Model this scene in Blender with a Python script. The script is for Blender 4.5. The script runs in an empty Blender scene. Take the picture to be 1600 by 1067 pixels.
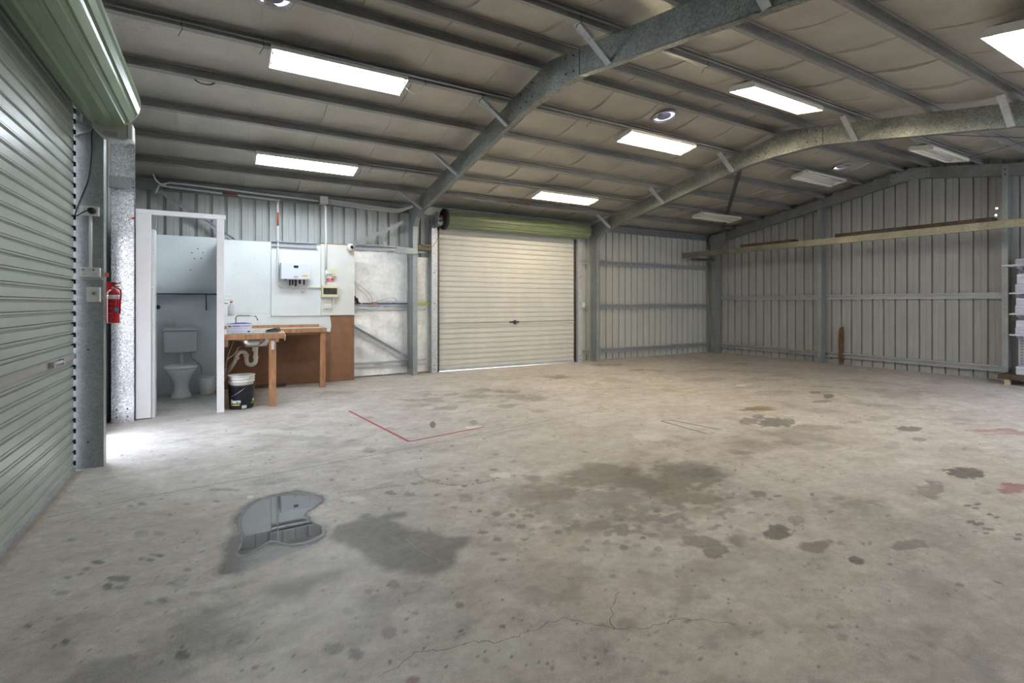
import bpy, math, random
import numpy as np
from mathutils import Vector, Matrix, Quaternion
random.seed(7)
scene = bpy.context.scene
COL = scene.collection

# ------------------------------------------------------------------ camera
CAM_H = 1.25
YAW = 30.13
FPX, HOR = 784.0, 474.0
cam_d = bpy.data.cameras.new('camera')
cam_d.sensor_fit = 'HORIZONTAL'; cam_d.sensor_width = 36.0
cam_d.lens = 36.0 * FPX / 1600.0
cam_d.shift_y = -(533.5 - HOR) / 1600.0
cam_d.clip_start = 0.05
cam = bpy.data.objects.new('camera', cam_d); COL.objects.link(cam)
cam.location = (0, 0, CAM_H)
cam.rotation_euler = (math.radians(90), 0, math.radians(-YAW))
scene.camera = cam

# ------------------------------------------------------------------ world, sun, exposure
SKY = 8.5
LAMP = 92.0
world = bpy.data.worlds.new('sky'); scene.world = world; world.use_nodes = True
wn = world.node_tree.nodes; wl = world.node_tree.links
bg = wn['Background']; bg.inputs['Strength'].default_value = SKY
tc = wn.new('ShaderNodeTexCoord'); sx = wn.new('ShaderNodeSeparateXYZ'); cr = wn.new('ShaderNodeValToRGB')
wl.new(tc.outputs['Generated'], sx.inputs[0]); wl.new(sx.outputs['Z'], cr.inputs[0]); wl.new(cr.outputs[0], bg.inputs[0])
cr.color_ramp.elements[0].position = 0.44; cr.color_ramp.elements[0].color = (.34, .33, .32, 1)
cr.color_ramp.elements[1].position = 0.50; cr.color_ramp.elements[1].color = (.76, .85, 1.0, 1)
scene.view_settings.view_transform = 'Standard'
scene.view_settings.look = 'None'
scene.view_settings.gamma = 1
scene.view_settings.use_curve_mapping = False
scene.view_settings.exposure = 0.38
scene.cycles.use_denoising = True
scene.cycles.max_bounces = 10
scene.cycles.diffuse_bounces = 7
scene.cycles.sample_clamp_indirect = 8

# ------------------------------------------------------------------ pixel -> place on the floor (used only to lay stains where they are)
_s, _c = math.sin(math.radians(YAW)), math.cos(math.radians(YAW))
def gp(x, y):
    u = (x - 800) / FPX; w = (HOR - y) / FPX
    t = -CAM_H / w
    return ((_s + _c * u) * t, (_c - _s * u) * t)

# ------------------------------------------------------------------ materials
def mat(name, col, rough=.6, metal=0., var=0., vscale=8., bump=0., bscale=40., emit=None, estr=0., coat=0., col2=None, stretch=None, detail=4., spec=None):
    m = bpy.data.materials.new(name); m.use_nodes = True
    n = m.node_tree.nodes; l = m.node_tree.links; b = n['Principled BSDF']
    b.inputs['Roughness'].default_value = rough; b.inputs['Metallic'].default_value = metal
    b.inputs['Base Color'].default_value = (*col, 1)
    if spec is not None: b.inputs['Specular IOR Level'].default_value = spec
    if coat: b.inputs['Coat Weight'].default_value = coat
    t = n.new('ShaderNodeTexCoord'); src = t.outputs['Object']
    if stretch:
        mp = n.new('ShaderNodeMapping'); mp.inputs['Scale'].default_value = stretch; l.new(src, mp.inputs[0]); src = mp.outputs[0]
    if var or col2:
        nz = n.new('ShaderNodeTexNoise'); nz.inputs['Scale'].default_value = vscale; nz.inputs['Detail'].default_value = detail
        l.new(src, nz.inputs['Vector'])
        r = n.new('ShaderNodeValToRGB'); r.color_ramp.elements[0].position = .3; r.color_ramp.elements[1].position = .7
        lo = col2 if col2 else tuple(max(0, c * (1 - var)) for c in col)
        hi = col if col2 else tuple(min(1, c * (1 + var)) for c in col)
        r.color_ramp.elements[0].color = (*lo, 1); r.color_ramp.elements[1].color = (*hi, 1)
        l.new(nz.outputs[0], r.inputs[0]); l.new(r.outputs[0], b.inputs['Base Color'])
    if bump:
        nb = n.new('ShaderNodeTexNoise'); nb.inputs['Scale'].default_value = bscale; nb.inputs['Detail'].default_value = 3
        l.new(src, nb.inputs['Vector'])
        bp = n.new('ShaderNodeBump'); bp.inputs['Strength'].default_value = bump; bp.inputs['Distance'].default_value = .01
        l.new(nb.outputs[0], bp.inputs['Height']); l.new(bp.outputs[0], b.inputs['Normal'])
    if emit:
        b.inputs['Emission Color'].default_value = (*emit, 1); b.inputs['Emission Strength'].default_value = estr
    return m

def galv(name, base, dark, metal=.55, rough=.42, scale=55., blotch=.25):
    m = bpy.data.materials.new(name); m.use_nodes = True
    n = m.node_tree.nodes; l = m.node_tree.links; b = n['Principled BSDF']
    t = n.new('ShaderNodeTexCoord')
    v = n.new('ShaderNodeTexVoronoi'); v.inputs['Scale'].default_value = scale
    nz0 = n.new('ShaderNodeTexNoise'); nz0.inputs['Scale'].default_value = 30; nz0.inputs['Detail'].default_value = 2
    mx0 = n.new('ShaderNodeMix'); mx0.data_type = 'VECTOR'; mx0.inputs[0].default_value = .06
    l.new(t.outputs['Object'], nz0.inputs['Vector']); l.new(t.outputs['Object'], mx0.inputs[4]); l.new(nz0.outputs['Color'], mx0.inputs[5])
    l.new(mx0.outputs[1], v.inputs['Vector'])
    sp = n.new('ShaderNodeSeparateColor'); l.new(v.outputs['Color'], sp.inputs[0])
    r = n.new('ShaderNodeValToRGB'); r.color_ramp.elements[0].color = (*dark, 1); r.color_ramp.elements[1].color = (*base, 1)
    r.color_ramp.elements[0].position = .05; r.color_ramp.elements[1].position = .75
    l.new(sp.outputs[0], r.inputs[0])
    nz = n.new('ShaderNodeTexNoise'); nz.inputs['Scale'].default_value = 3.5; nz.inputs['Detail'].default_value = 6
    l.new(t.outputs['Object'], nz.inputs['Vector'])
    mr = n.new('ShaderNodeMapRange'); mr.inputs[1].default_value = .3; mr.inputs[2].default_value = .7
    mr.inputs[3].default_value = 1 - blotch; mr.inputs[4].default_value = 1 + blotch * .3
    l.new(nz.outputs[0], mr.inputs[0])
    mx = n.new('ShaderNodeVectorMath'); mx.operation = 'SCALE'
    l.new(r.outputs[0], mx.inputs[0]); l.new(mr.outputs[0], mx.inputs['Scale']); l.new(mx.outputs[0], b.inputs['Base Color'])
    b.inputs['Metallic'].default_value = metal
    rr = n.new('ShaderNodeMapRange'); rr.inputs[3].default_value = rough - .1; rr.inputs[4].default_value = rough + .15
    l.new(sp.outputs[1], rr.inputs[0]); l.new(rr.outputs[0], b.inputs['Roughness'])
    return m

G_COL = galv('galvanised_column', (.36, .395, .41), (.28, .31, .325), scale=85, blotch=.15)
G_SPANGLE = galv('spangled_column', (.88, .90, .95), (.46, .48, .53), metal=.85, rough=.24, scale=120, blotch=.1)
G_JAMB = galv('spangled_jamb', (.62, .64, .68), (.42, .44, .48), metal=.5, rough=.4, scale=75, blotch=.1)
G_RAF = galv('galvanised_rafter', (.33, .35, .335), (.17, .185, .178), scale=85, blotch=.3)
G_PUR = galv('galvanised_purlin', (.36, .36, .35), (.32, .32, .31), metal=.4, rough=.45, scale=70, blotch=.15)
G_GIRT = galv('galvanised_girt', (.50, .53, .57), (.42, .45, .48), metal=.5, rough=.4, scale=70, blotch=.12)
G_OLD = galv('old_galvanised_beam', (.33, .32, .25), (.19, .18, .14), metal=.5, rough=.4, scale=130, blotch=.3)
G_GAB = galv('galvanised_gable_rafter', (.30, .31, .31), (.23, .24, .24), metal=.5, rough=.42, scale=80, blotch=.25)
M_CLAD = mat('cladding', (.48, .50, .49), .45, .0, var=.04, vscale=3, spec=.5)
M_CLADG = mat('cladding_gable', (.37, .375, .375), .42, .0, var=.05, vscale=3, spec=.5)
M_CURT = mat('curtain_back_door', (.62, .62, .60), .42, var=.05, vscale=4, stretch=(1, 1, .3))
M_CURTL = mat('curtain_side_door', (.41, .455, .42), .27, var=.04, vscale=4)
M_GREEN = mat('drum_green', (.15, .23, .12), .30, var=.08, vscale=5, spec=.7)
M_GREEN2 = mat('drum_green_back', (.15, .19, .11), .35, var=.08, vscale=5, spec=.6)
M_FOILC = mat('roof_foil', (.57, .54, .48), .40, .60, var=.08, vscale=2.6, bump=1.0, bscale=90)
M_FOILW = mat('wall_foil', (.92, .93, .95), .30, .35, var=.10, vscale=14, bump=.7, bscale=80, detail=8)
M_WHITE = mat('white_paint', (.80, .82, .82), .55, var=.03, vscale=6)
M_WPANEL = mat('white_board', (.72, .755, .77), .6, var=.04, vscale=4)
M_WPOST = mat('white_post', (.88, .86, .89), .5, var=.03, vscale=6)
M_BROWN = mat('brown_hardboard', (.185, .088, .045), .62, var=.14, vscale=9, detail=8)
M_PINE = mat('reddish_pine', (.42, .215, .115), .55, var=.30, vscale=7, stretch=(3, 3, .7), detail=8)
M_TOP = mat('bench_laminate', (.55, .50, .44), .4, var=.08, vscale=9)
M_OLDWOOD = mat('old_timber', (.07, .05, .033), .8, var=.35, vscale=9, detail=8)
M_ROT = mat('rotted_timber', (.20, .12, .055), .85, col2=(.05, .035, .02), vscale=16, detail=8)
M_PLAST = mat('white_plastic', (.78, .78, .76), .35)
M_PLASTG = mat('grey_plastic', (.42, .43, .44), .5)
M_CREAM = mat('cream_plastic', (.72, .66, .47), .45)
M_CERAM = mat('ceramic', (.74, .76, .78), .12, spec=.6)
M_CIST = mat('cistern_plastic', (.62, .64, .65), .35)
M_BLACK = mat('black_rubber', (.012, .012, .014), .5)
M_DARK = mat('dark_plastic', (.03, .032, .035), .35)
M_NAVY = mat('navy_bucket', (.010, .014, .028), .28, col2=(.02, .024, .04), vscale=18)
M_RED = mat('red_enamel', (.50, .010, .018), .28)
M_SIGN = mat('red_sign', (.55, .015, .04), .5)
M_BLUE = mat('light_blue_label', (.10, .38, .62), .5)
M_BLUEP = mat('dark_blue_tool', (.03, .05, .17), .45)
M_ORANGE = mat('orange_plastic', (.75, .20, .12), .5)
M_LIME = mat('lime_level', (.55, .75, .03), .45)
M_YELL = mat('yellow_label', (.80, .58, .05), .5)
M_STEEL = mat('stainless', (.60, .60, .60), .25, 1.0)
M_CHROME = mat('chrome', (.55, .55, .56), .15, 1.0)
M_PVC = mat('pvc_pipe', (.66, .61, .54), .4)
M_CONDUIT = mat('grey_conduit', (.66, .67, .66), .5)
M_PURP = mat('purple_print', (.12, .10, .42), .5)
M_CARD = mat('white_carton', (.72, .72, .85), .55)
M_INV = mat('inverter_case', (.74, .77, .86), .35)
M_CONDD = mat('purlin_conduit', (.36, .36, .35), .5)
M_SHELF = mat('grey_white_shelf', (.52, .54, .62), .5)
M_BOXW = mat('stored_white_box', (.58, .61, .74), .6)
M_RUST = mat('rust_tape', (.28, .075, .03), .7)
M_GRASS = mat('outside_ground', (.33, .31, .285), .9, var=.2, vscale=2)
M_TRAY = mat('batten_enamel', (.74, .73, .68), .4)
M_GREENP = mat('green_print', (.02, .22, .14), .5)
M_GHOST = mat('clear_bottle', (.62, .64, .66), .2)
M_LTEXT = mat('grey_print', (.30, .30, .33), .6)

# ------------------------------------------------------------------ mesh builder
class MB:
    def __init__(s): s.v = []; s.f = []; s.sm = []
    def add(s, vs, fs, smooth=False):
        o = len(s.v); s.v += [tuple(p) for p in vs]
        for f in fs: s.f.append([i + o for i in f]); s.sm.append(smooth)
        return s
    def box(s, x0, x1, y0, y1, z0, z1):
        v = [(x, y, z) for z in (z0, z1) for y in (y0, y1) for x in (x0, x1)]
        return s.add(v, [(0, 2, 3, 1), (4, 5, 7, 6), (0, 1, 5, 4), (2, 6, 7, 3), (0, 4, 6, 2), (1, 3, 7, 5)])
    def prism(s, poly, org, U, V, W):
        """poly of (u,v) in the plane org+U*u+V*v, extruded by vector W"""
        org, U, V, W = map(Vector, (org, U, V, W)); n = len(poly)
        a = [org + U * p[0] + V * p[1] for p in poly]; b = [p + W for p in a]
        fs = [tuple(range(n))[::-1], tuple(range(n, 2 * n))] + [(i, (i + 1) % n, n + (i + 1) % n, n + i) for i in range(n)]
        return s.add(a + b, fs)
    def strip(s, pts, W, thick):
        """an open polyline of points given a width vector W and a thickness vector"""
        W = Vector(W); T = Vector(thick); n = len(pts)
        P = [Vector(p) for p in pts]; vs = []
        for p in P: vs += [p, p + W, p + W + T, p + T]
        fs = []
        for i in range(n - 1):
            for k in range(4):
                a, b = i * 4 + k, i * 4 + (k + 1) % 4
                fs.append((a, b, b + 4, a + 4))
        fs += [(0, 3, 2, 1), tuple((n - 1) * 4 + k for k in range(4))]
        return s.add(vs, fs)
    def csec(s, p0, p1, V, U, depth, width, lip=.014, t=.003):
        """C section from p0 to p1; web of height depth along V (from p0), flanges of length width along U"""
        V = Vector(V).normalized(); U = Vector(U).normalized(); p0 = Vector(p0); p1 = Vector(p1)
        d, w = depth, width
        poly = [(0, 0), (w, 0), (w, lip), (w - t, lip), (w - t, t), (t, t), (t, d - t), (w - t, d - t), (w - t, d - lip), (w, d - lip), (w, d), (0, d)]
        n = len(poly); vs = []
        for q in (p0, p1): vs += [q + U * a + V * b for a, b in poly]
        fs = [(i, (i + 1) % n, n + (i + 1) % n, n + i) for i in range(n)]
        for o, rev in ((0, 1), (n, 0)):
            for q in ((0, 1, 4, 5), (1, 2, 3, 4), (0, 5, 6, 11), (6, 7, 10, 11), (7, 8, 9, 10)):
                fs.append(tuple(o + i for i in (q[::-1] if rev else q)))
        return s.add(vs, fs)
    def tube(s, pts, r, n=8, cap=True, r1=None):
        P = [Vector(p) for p in pts]; m = len(P); vs = []
        up = Vector((0, 0, 1)); last = None
        for i, p in enumerate(P):
            d = (P[min(i + 1, m - 1)] - P[max(i - 1, 0)]).normalized()
            if last is None:
                a = up if abs(d.z) < .9 else Vector((1, 0, 0)); x = d.cross(a).normalized()
            else:
                x = (last - d * last.dot(d)); x = x.normalized() if x.length > 1e-6 else d.orthogonal().normalized()
            last = x; y = d.cross(x)
            rr = r if r1 is None else r + (r1 - r) * i / (m - 1)
            for k in range(n):
                a = 2 * math.pi * k / n; vs.append(p + x * math.cos(a) * rr + y * math.sin(a) * rr)
        fs = [(i * n + k, i * n + (k + 1) % n, (i + 1) * n + (k + 1) % n, (i + 1) * n + k) for i in range(m - 1) for k in range(n)]
        o = len(s.v); s.add(vs, fs, True)
        if cap:
            s.f += [[o + k for k in range(n)][::-1], [o + (m - 1) * n + k for k in range(n)]]; s.sm += [False, False]
        return s
    def lathe(s, prof, c, n=32, sx=1., sy=1., off=None, axis='Z', smooth=True):
        """prof: list of (r, h)"""
        vs = []; m = len(prof)
        for j, (r, h) in enumerate(prof):
            ox, oy = off[j] if off else (0, 0)
            for k in range(n):
                a = 2 * math.pi * k / n; x, y = r * math.cos(a) * sx + ox, r * math.sin(a) * sy + oy
                if axis == 'Z': vs.append((c[0] + x, c[1] + y, c[2] + h))
                elif axis == 'Y': vs.append((c[0] + x, c[1] + h, c[2] + y))
                else: vs.append((c[0] + h, c[1] + x, c[2] + y))
        fs = [(i * n + k, i * n + (k + 1) % n, (i + 1) * n + (k + 1) % n, (i + 1) * n + k) for i in range(m - 1) for k in range(n)]
        if prof[0][0] > 1e-5: fs.append(tuple(range(n))[::-1])
        if prof[-1][0] > 1e-5: fs.append(tuple(range((m - 1) * n, m * n)))
        return s.add(vs, fs, smooth)
    def sheet(s, prof, P, z0, z1, holes=()):
        """prof: (along, out) points; P maps (along, out, z) to a place; z0/z1 may be functions of along"""
        f0 = z0 if callable(z0) else (lambda a: z0); f1 = z1 if callable(z1) else (lambda a: z1)
        zs = sorted({h[2] for h in holes} | {h[3] for h in holes})
        vs = []; n = 2 + len(zs)
        for a, o in prof:
            for z in [f0(a)] + zs + [f1(a)]: vs.append(P(a, o, z))
        fs = []
        for i in range(len(prof) - 1):
            am = (prof[i][0] + prof[i + 1][0]) / 2
            for k in range(n - 1):
                lv = [f0(am)] + zs + [f1(am)]; zm = (lv[k] + lv[k + 1]) / 2
                if any(h[0] < am < h[1] and h[2] < zm < h[3] for h in holes): continue
                fs.append((i * n + k, (i + 1) * n + k, (i + 1) * n + k + 1, i * n + k + 1))
        return s.add(vs, fs)

def world_loc(o):
    v = Vector((0, 0, 0))
    while o is not None: v += o.location; o = o.parent
    return v

def obj(name, mb, m, parent=None, bevel=0., solid=0., keep=False, loc=None):
    """link one mesh object; coordinates in mb are world coordinates and are made relative to the parent (or to loc)"""
    me = bpy.data.meshes.new(name)
    off = world_loc(parent) if (parent is not None and not keep) else Vector((0, 0, 0))
    if loc is not None: off = Vector(loc)
    me.from_pydata([tuple(Vector(p) - off) for p in mb.v], [], mb.f)
    me.polygons.foreach_set('use_smooth', mb.sm)
    me.materials.append(m); me.update()
    o = bpy.data.objects.new(name, me); COL.objects.link(o)
    if parent is not None: o.parent = parent
    if loc is not None: o.location = Vector(loc) - (world_loc(parent) if parent else Vector((0, 0, 0)))
    if solid:
        md = o.modifiers.new('solid', 'SOLIDIFY'); md.thickness = solid; md.offset = 0
    if bevel:
        md = o.modifiers.new('bevel', 'BEVEL'); md.width = bevel; md.segments = 2; md.limit_method = 'ANGLE'
    return o

def pieces(name, mb, m, parent, **kw):
    """one object for every separate piece of mb"""
    n = len(mb.v); par = list(range(n))
    def find(a):
        while par[a] != a: par[a] = par[par[a]]; a = par[a]
        return a
    for f in mb.f:
        for q in f[1:]: par[find(q)] = find(f[0])
    groups = {}
    for i, f in enumerate(mb.f): groups.setdefault(find(f[0]), []).append(i)
    out = []
    for fs in groups.values():
        idx = sorted({q for i in fs for q in mb.f[i]}); mp = {a: b for b, a in enumerate(idx)}
        q = MB(); q.v = [mb.v[a] for a in idx]; q.f = [[mp[a] for a in mb.f[i]] for i in fs]; q.sm = [mb.sm[i] for i in fs]
        out.append(obj(name, q, m, parent, **kw))
    return out

def tag(o, label, cat, group=None, kind=None):
    o['label'] = label; o['category'] = cat
    if group: o['group'] = group
    if kind: o['kind'] = kind
    return o
def struct(o):
    o['kind'] = 'structure'; return o
def thing(name, label, cat, loc, group=None):
    o = bpy.data.objects.new(name, None); COL.objects.link(o); o.location = loc; o.empty_display_size = .1
    return tag(o, label, cat, group)
def copy_tree(o, loc, label, group=None):
    r = o.copy(); COL.objects.link(r); r.location = loc; r['label'] = label
    if group: r['group'] = group
    for ch in list(o.children):
        c = ch.copy(); COL.objects.link(c); c.parent = r
        for g in list(ch.children):
            d = g.copy(); COL.objects.link(d); d.parent = c
    return r
def text_mb(body, size, P, bold=.0, align='CENTER', shear=0.):
    """flat lettering as mesh, P maps (x, y) of the text plane to a place"""
    cu = bpy.data.curves.new('t', 'FONT'); cu.body = body; cu.size = size; cu.align_x = align; cu.align_y = 'CENTER'
    cu.offset = bold; cu.shear = shear; cu.resolution_u = 3
    o = bpy.data.objects.new('t', cu); COL.objects.link(o)
    bpy.context.view_layer.update()
    me = o.to_mesh(); mb = MB()
    mb.add([P(v.co.x, v.co.y) for v in me.vertices], [tuple(p.vertices) for p in me.polygons])
    o.to_mesh_clear(); bpy.data.objects.remove(o); bpy.data.curves.remove(cu)
    return mb
def arc(c, r, a0, a1, U, V, n=8):
    c, U, V = Vector(c), Vector(U), Vector(V)
    return [c + U * r * math.cos(math.radians(a0 + (a1 - a0) * i / n)) + V * r * math.sin(math.radians(a0 + (a1 - a0) * i / n)) for i in range(n + 1)]
def smooth_path(P, n=6):
    P = [Vector(p) for p in P]; out = []
    for i in range(len(P) - 1):
        p0, p1, p2, p3 = P[max(i - 1, 0)], P[i], P[i + 1], P[min(i + 2, len(P) - 1)]
        for k in range(n):
            t = k / n
            out.append(.5 * ((2 * p1) + (p2 - p0) * t + (2 * p0 - 5 * p1 + 4 * p2 - p3) * t * t + (3 * p1 - p0 - 3 * p2 + p3) * t ** 3))
    return out + [P[-1]]

# ------------------------------------------------------------------ main dimensions
XL, XR = -1.04, 11.02          # sheeting of the two gable walls
YF, YB = -.32, 8.68            # sheeting of the front and back walls
YR = 4.20                      # ridge line
K = math.tan(math.radians(10))
ZT = 3.70                      # top of rafters at the ridge
ZBOT = 3.45                    # bottom of rafters at the ridge
def ztop(y): return ZT - K * abs(y - YR)
def zbot(y): return ZBOT - K * abs(y - YR)
def zins(y): return ztop(y) + .112
FRAMES = (2.87, 6.93)          # webs of the two free portal frames

# ------------------------------------------------------------------ floor
def seg_d(px, py, ax, ay, bx, by):
    dx, dy = bx - ax, by - ay; L = dx * dx + dy * dy + 1e-12
    t = np.clip(((px - ax) * dx + (py - ay) * dy) / L, 0, 1)
    return np.hypot(px - ax - t * dx, py - ay - t * dy)
def in_poly(px, py, poly):
    ins = np.zeros(px.shape, bool); n = len(poly)
    for i in range(n):
        x0, y0 = poly[i]; x1, y1 = poly[(i + 1) % n]
        c = ((y0 > py) != (y1 > py)) & (px < (x1 - x0) * (py - y0) / (y1 - y0 + 1e-12) + x0)
        ins ^= c
    return ins
def poly_sd(px, py, poly):
    d = np.full(px.shape, 1e9); n = len(poly)
    for i in range(n): d = np.minimum(d, seg_d(px, py, *poly[i], *poly[(i + 1) % n]))
    return np.where(in_poly(px, py, poly), -d, d)
_rng = np.random.default_rng(5)
_lat = _rng.random((256, 256))
def vnoise(x, y, s):
    x = x * s; y = y * s; xi = np.floor(x).astype(int); yi = np.floor(y).astype(int); fx = x - xi; fy = y - yi
    fx = fx * fx * (3 - 2 * fx); fy = fy * fy * (3 - 2 * fy)
    g = lambda a, b: _lat[a % 256, b % 256]
    return (g(xi, yi) * (1 - fx) + g(xi + 1, yi) * fx) * (1 - fy) + (g(xi, yi + 1) * (1 - fx) + g(xi + 1, yi + 1) * fx) * fy
def fbm(x, y, s, o=4):
    r = 0; a = .5; t = 0
    for i in range(o): r = r + vnoise(x + 17.3 * i, y + 5.1 * i, s) * a; t += a; a *= .5; s *= 2.1
    return r / t

ys = [YF - .06]
while ys[-1] < YB + .06: ys.append(ys[-1] + (.03 if ys[-1] < .9 else .009 + .0022 * max(0, ys[-1] - 1)))
ys[-1] = YB + .06
xs = [XL - .06]
while xs[-1] < XR + .06: xs.append(xs[-1] + .0115 + .0016 * max(0, xs[-1] - 1))
xs[-1] = XR + .06
xs = np.array(xs); ys = np.array(ys)
GX, GY = np.meshgrid(xs, ys)
nx, ny = len(xs), len(ys)
warp = (fbm(GX, GY, 7, 3) - .5)
warp2 = (fbm(GX + 9, GY + 4, 30, 2) - .5)
dark = np.zeros(GX.shape); brown = np.zeros(GX.shape); wet = np.zeros(GX.shape); pale = np.zeros(GX.shape); red = np.zeros(GX.shape)
def smoothm(d, w): return np.clip(.5 - d / w, 0, 1)
def px_poly(pts): return [gp(*p) for p in pts]
def px_blob(x, y, rx, ry, s, soft=.04, chan=None, rag=.12):
    """a roundish stain or painted-in glint: centre and half sizes as seen, turned into floor metres"""
    cx, cy = gp(x, y)
    ax, ay = gp(x + rx, y); bx, by = gp(x, y - ry)
    ux, uy = ax - cx, ay - cy; vx, vy = bx - cx, by - cy
    det = ux * vy - uy * vx
    m = max(math.hypot(ux, uy), math.hypot(vx, vy)) * 1.6 + .05
    sel = (np.abs(GX - cx) < m) & (np.abs(GY - cy) < m)
    qx, qy = GX[sel] - cx, GY[sel] - cy
    a = (qx * vy - qy * vx) / det; b = (ux * qy - uy * qx) / det
    r = np.hypot(a, b) + (warp[sel] * 1.1 + warp2[sel] * .7 + (fbm(GX[sel] + 3, GY[sel] + 8, 14, 3) - .5) * .6) * (1 if rx > 9 else .6)
    ch = dark if chan is None else chan
    q_ = np.clip((1.08 - r) / max(soft * 5, .12), 0, 1)
    ch[sel] = np.maximum(ch[sel], min(1, s * 1.12) * q_ * q_ * (3 - 2 * q_))
# the wet patch with standing water, and its dry-edged neighbours
puddle_px = [(345, 898), (346, 862), (352, 842), (364, 828), (363, 808), (374, 792), (400, 779), (430, 770), (462, 765), (492, 768), (508, 776), (508, 786), (484, 801), (488, 812), (510, 822), (514, 836), (500, 848), (478, 860), (440, 872), (405, 885), (370, 897)]
patch_px = [(508, 838), (530, 822), (556, 812), (568, 803), (590, 808), (612, 802), (636, 799), (636, 805), (606, 812), (625, 818), (650, 829), (700, 838), (728, 839), (744, 846), (718, 860), (714, 882), (696, 892), (676, 901), (640, 896), (600, 892), (578, 878), (556, 862), (540, 850)]
blob_px = [(407, 930), (424, 916), (452, 908), (480, 904), (520, 892), (552, 886), (530, 902), (494, 914), (478, 930), (446, 940), (425, 938)]
for pts, s, w, wt in ((puddle_px, 1.0, .05, .30), (patch_px, .82, .05, .0), (blob_px, .62, .08, 0)):
    P = px_poly(pts); x0 = min(p[0] for p in P) - .3; x1 = max(p[0] for p in P) + .3; y0 = min(p[1] for p in P) - .3; y1 = max(p[1] for p in P) + .3
    sel = (GX > x0) & (GX < x1) & (GY > y0) & (GY < y1)
    d = poly_sd(GX[sel], GY[sel], P) + warp[sel] * .05 + warp2[sel] * .02
    dark[sel] = np.maximum(dark[sel], s * smoothm(d, w)); wet[sel] = np.maximum(wet[sel], wt * smoothm(d, w))
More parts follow.
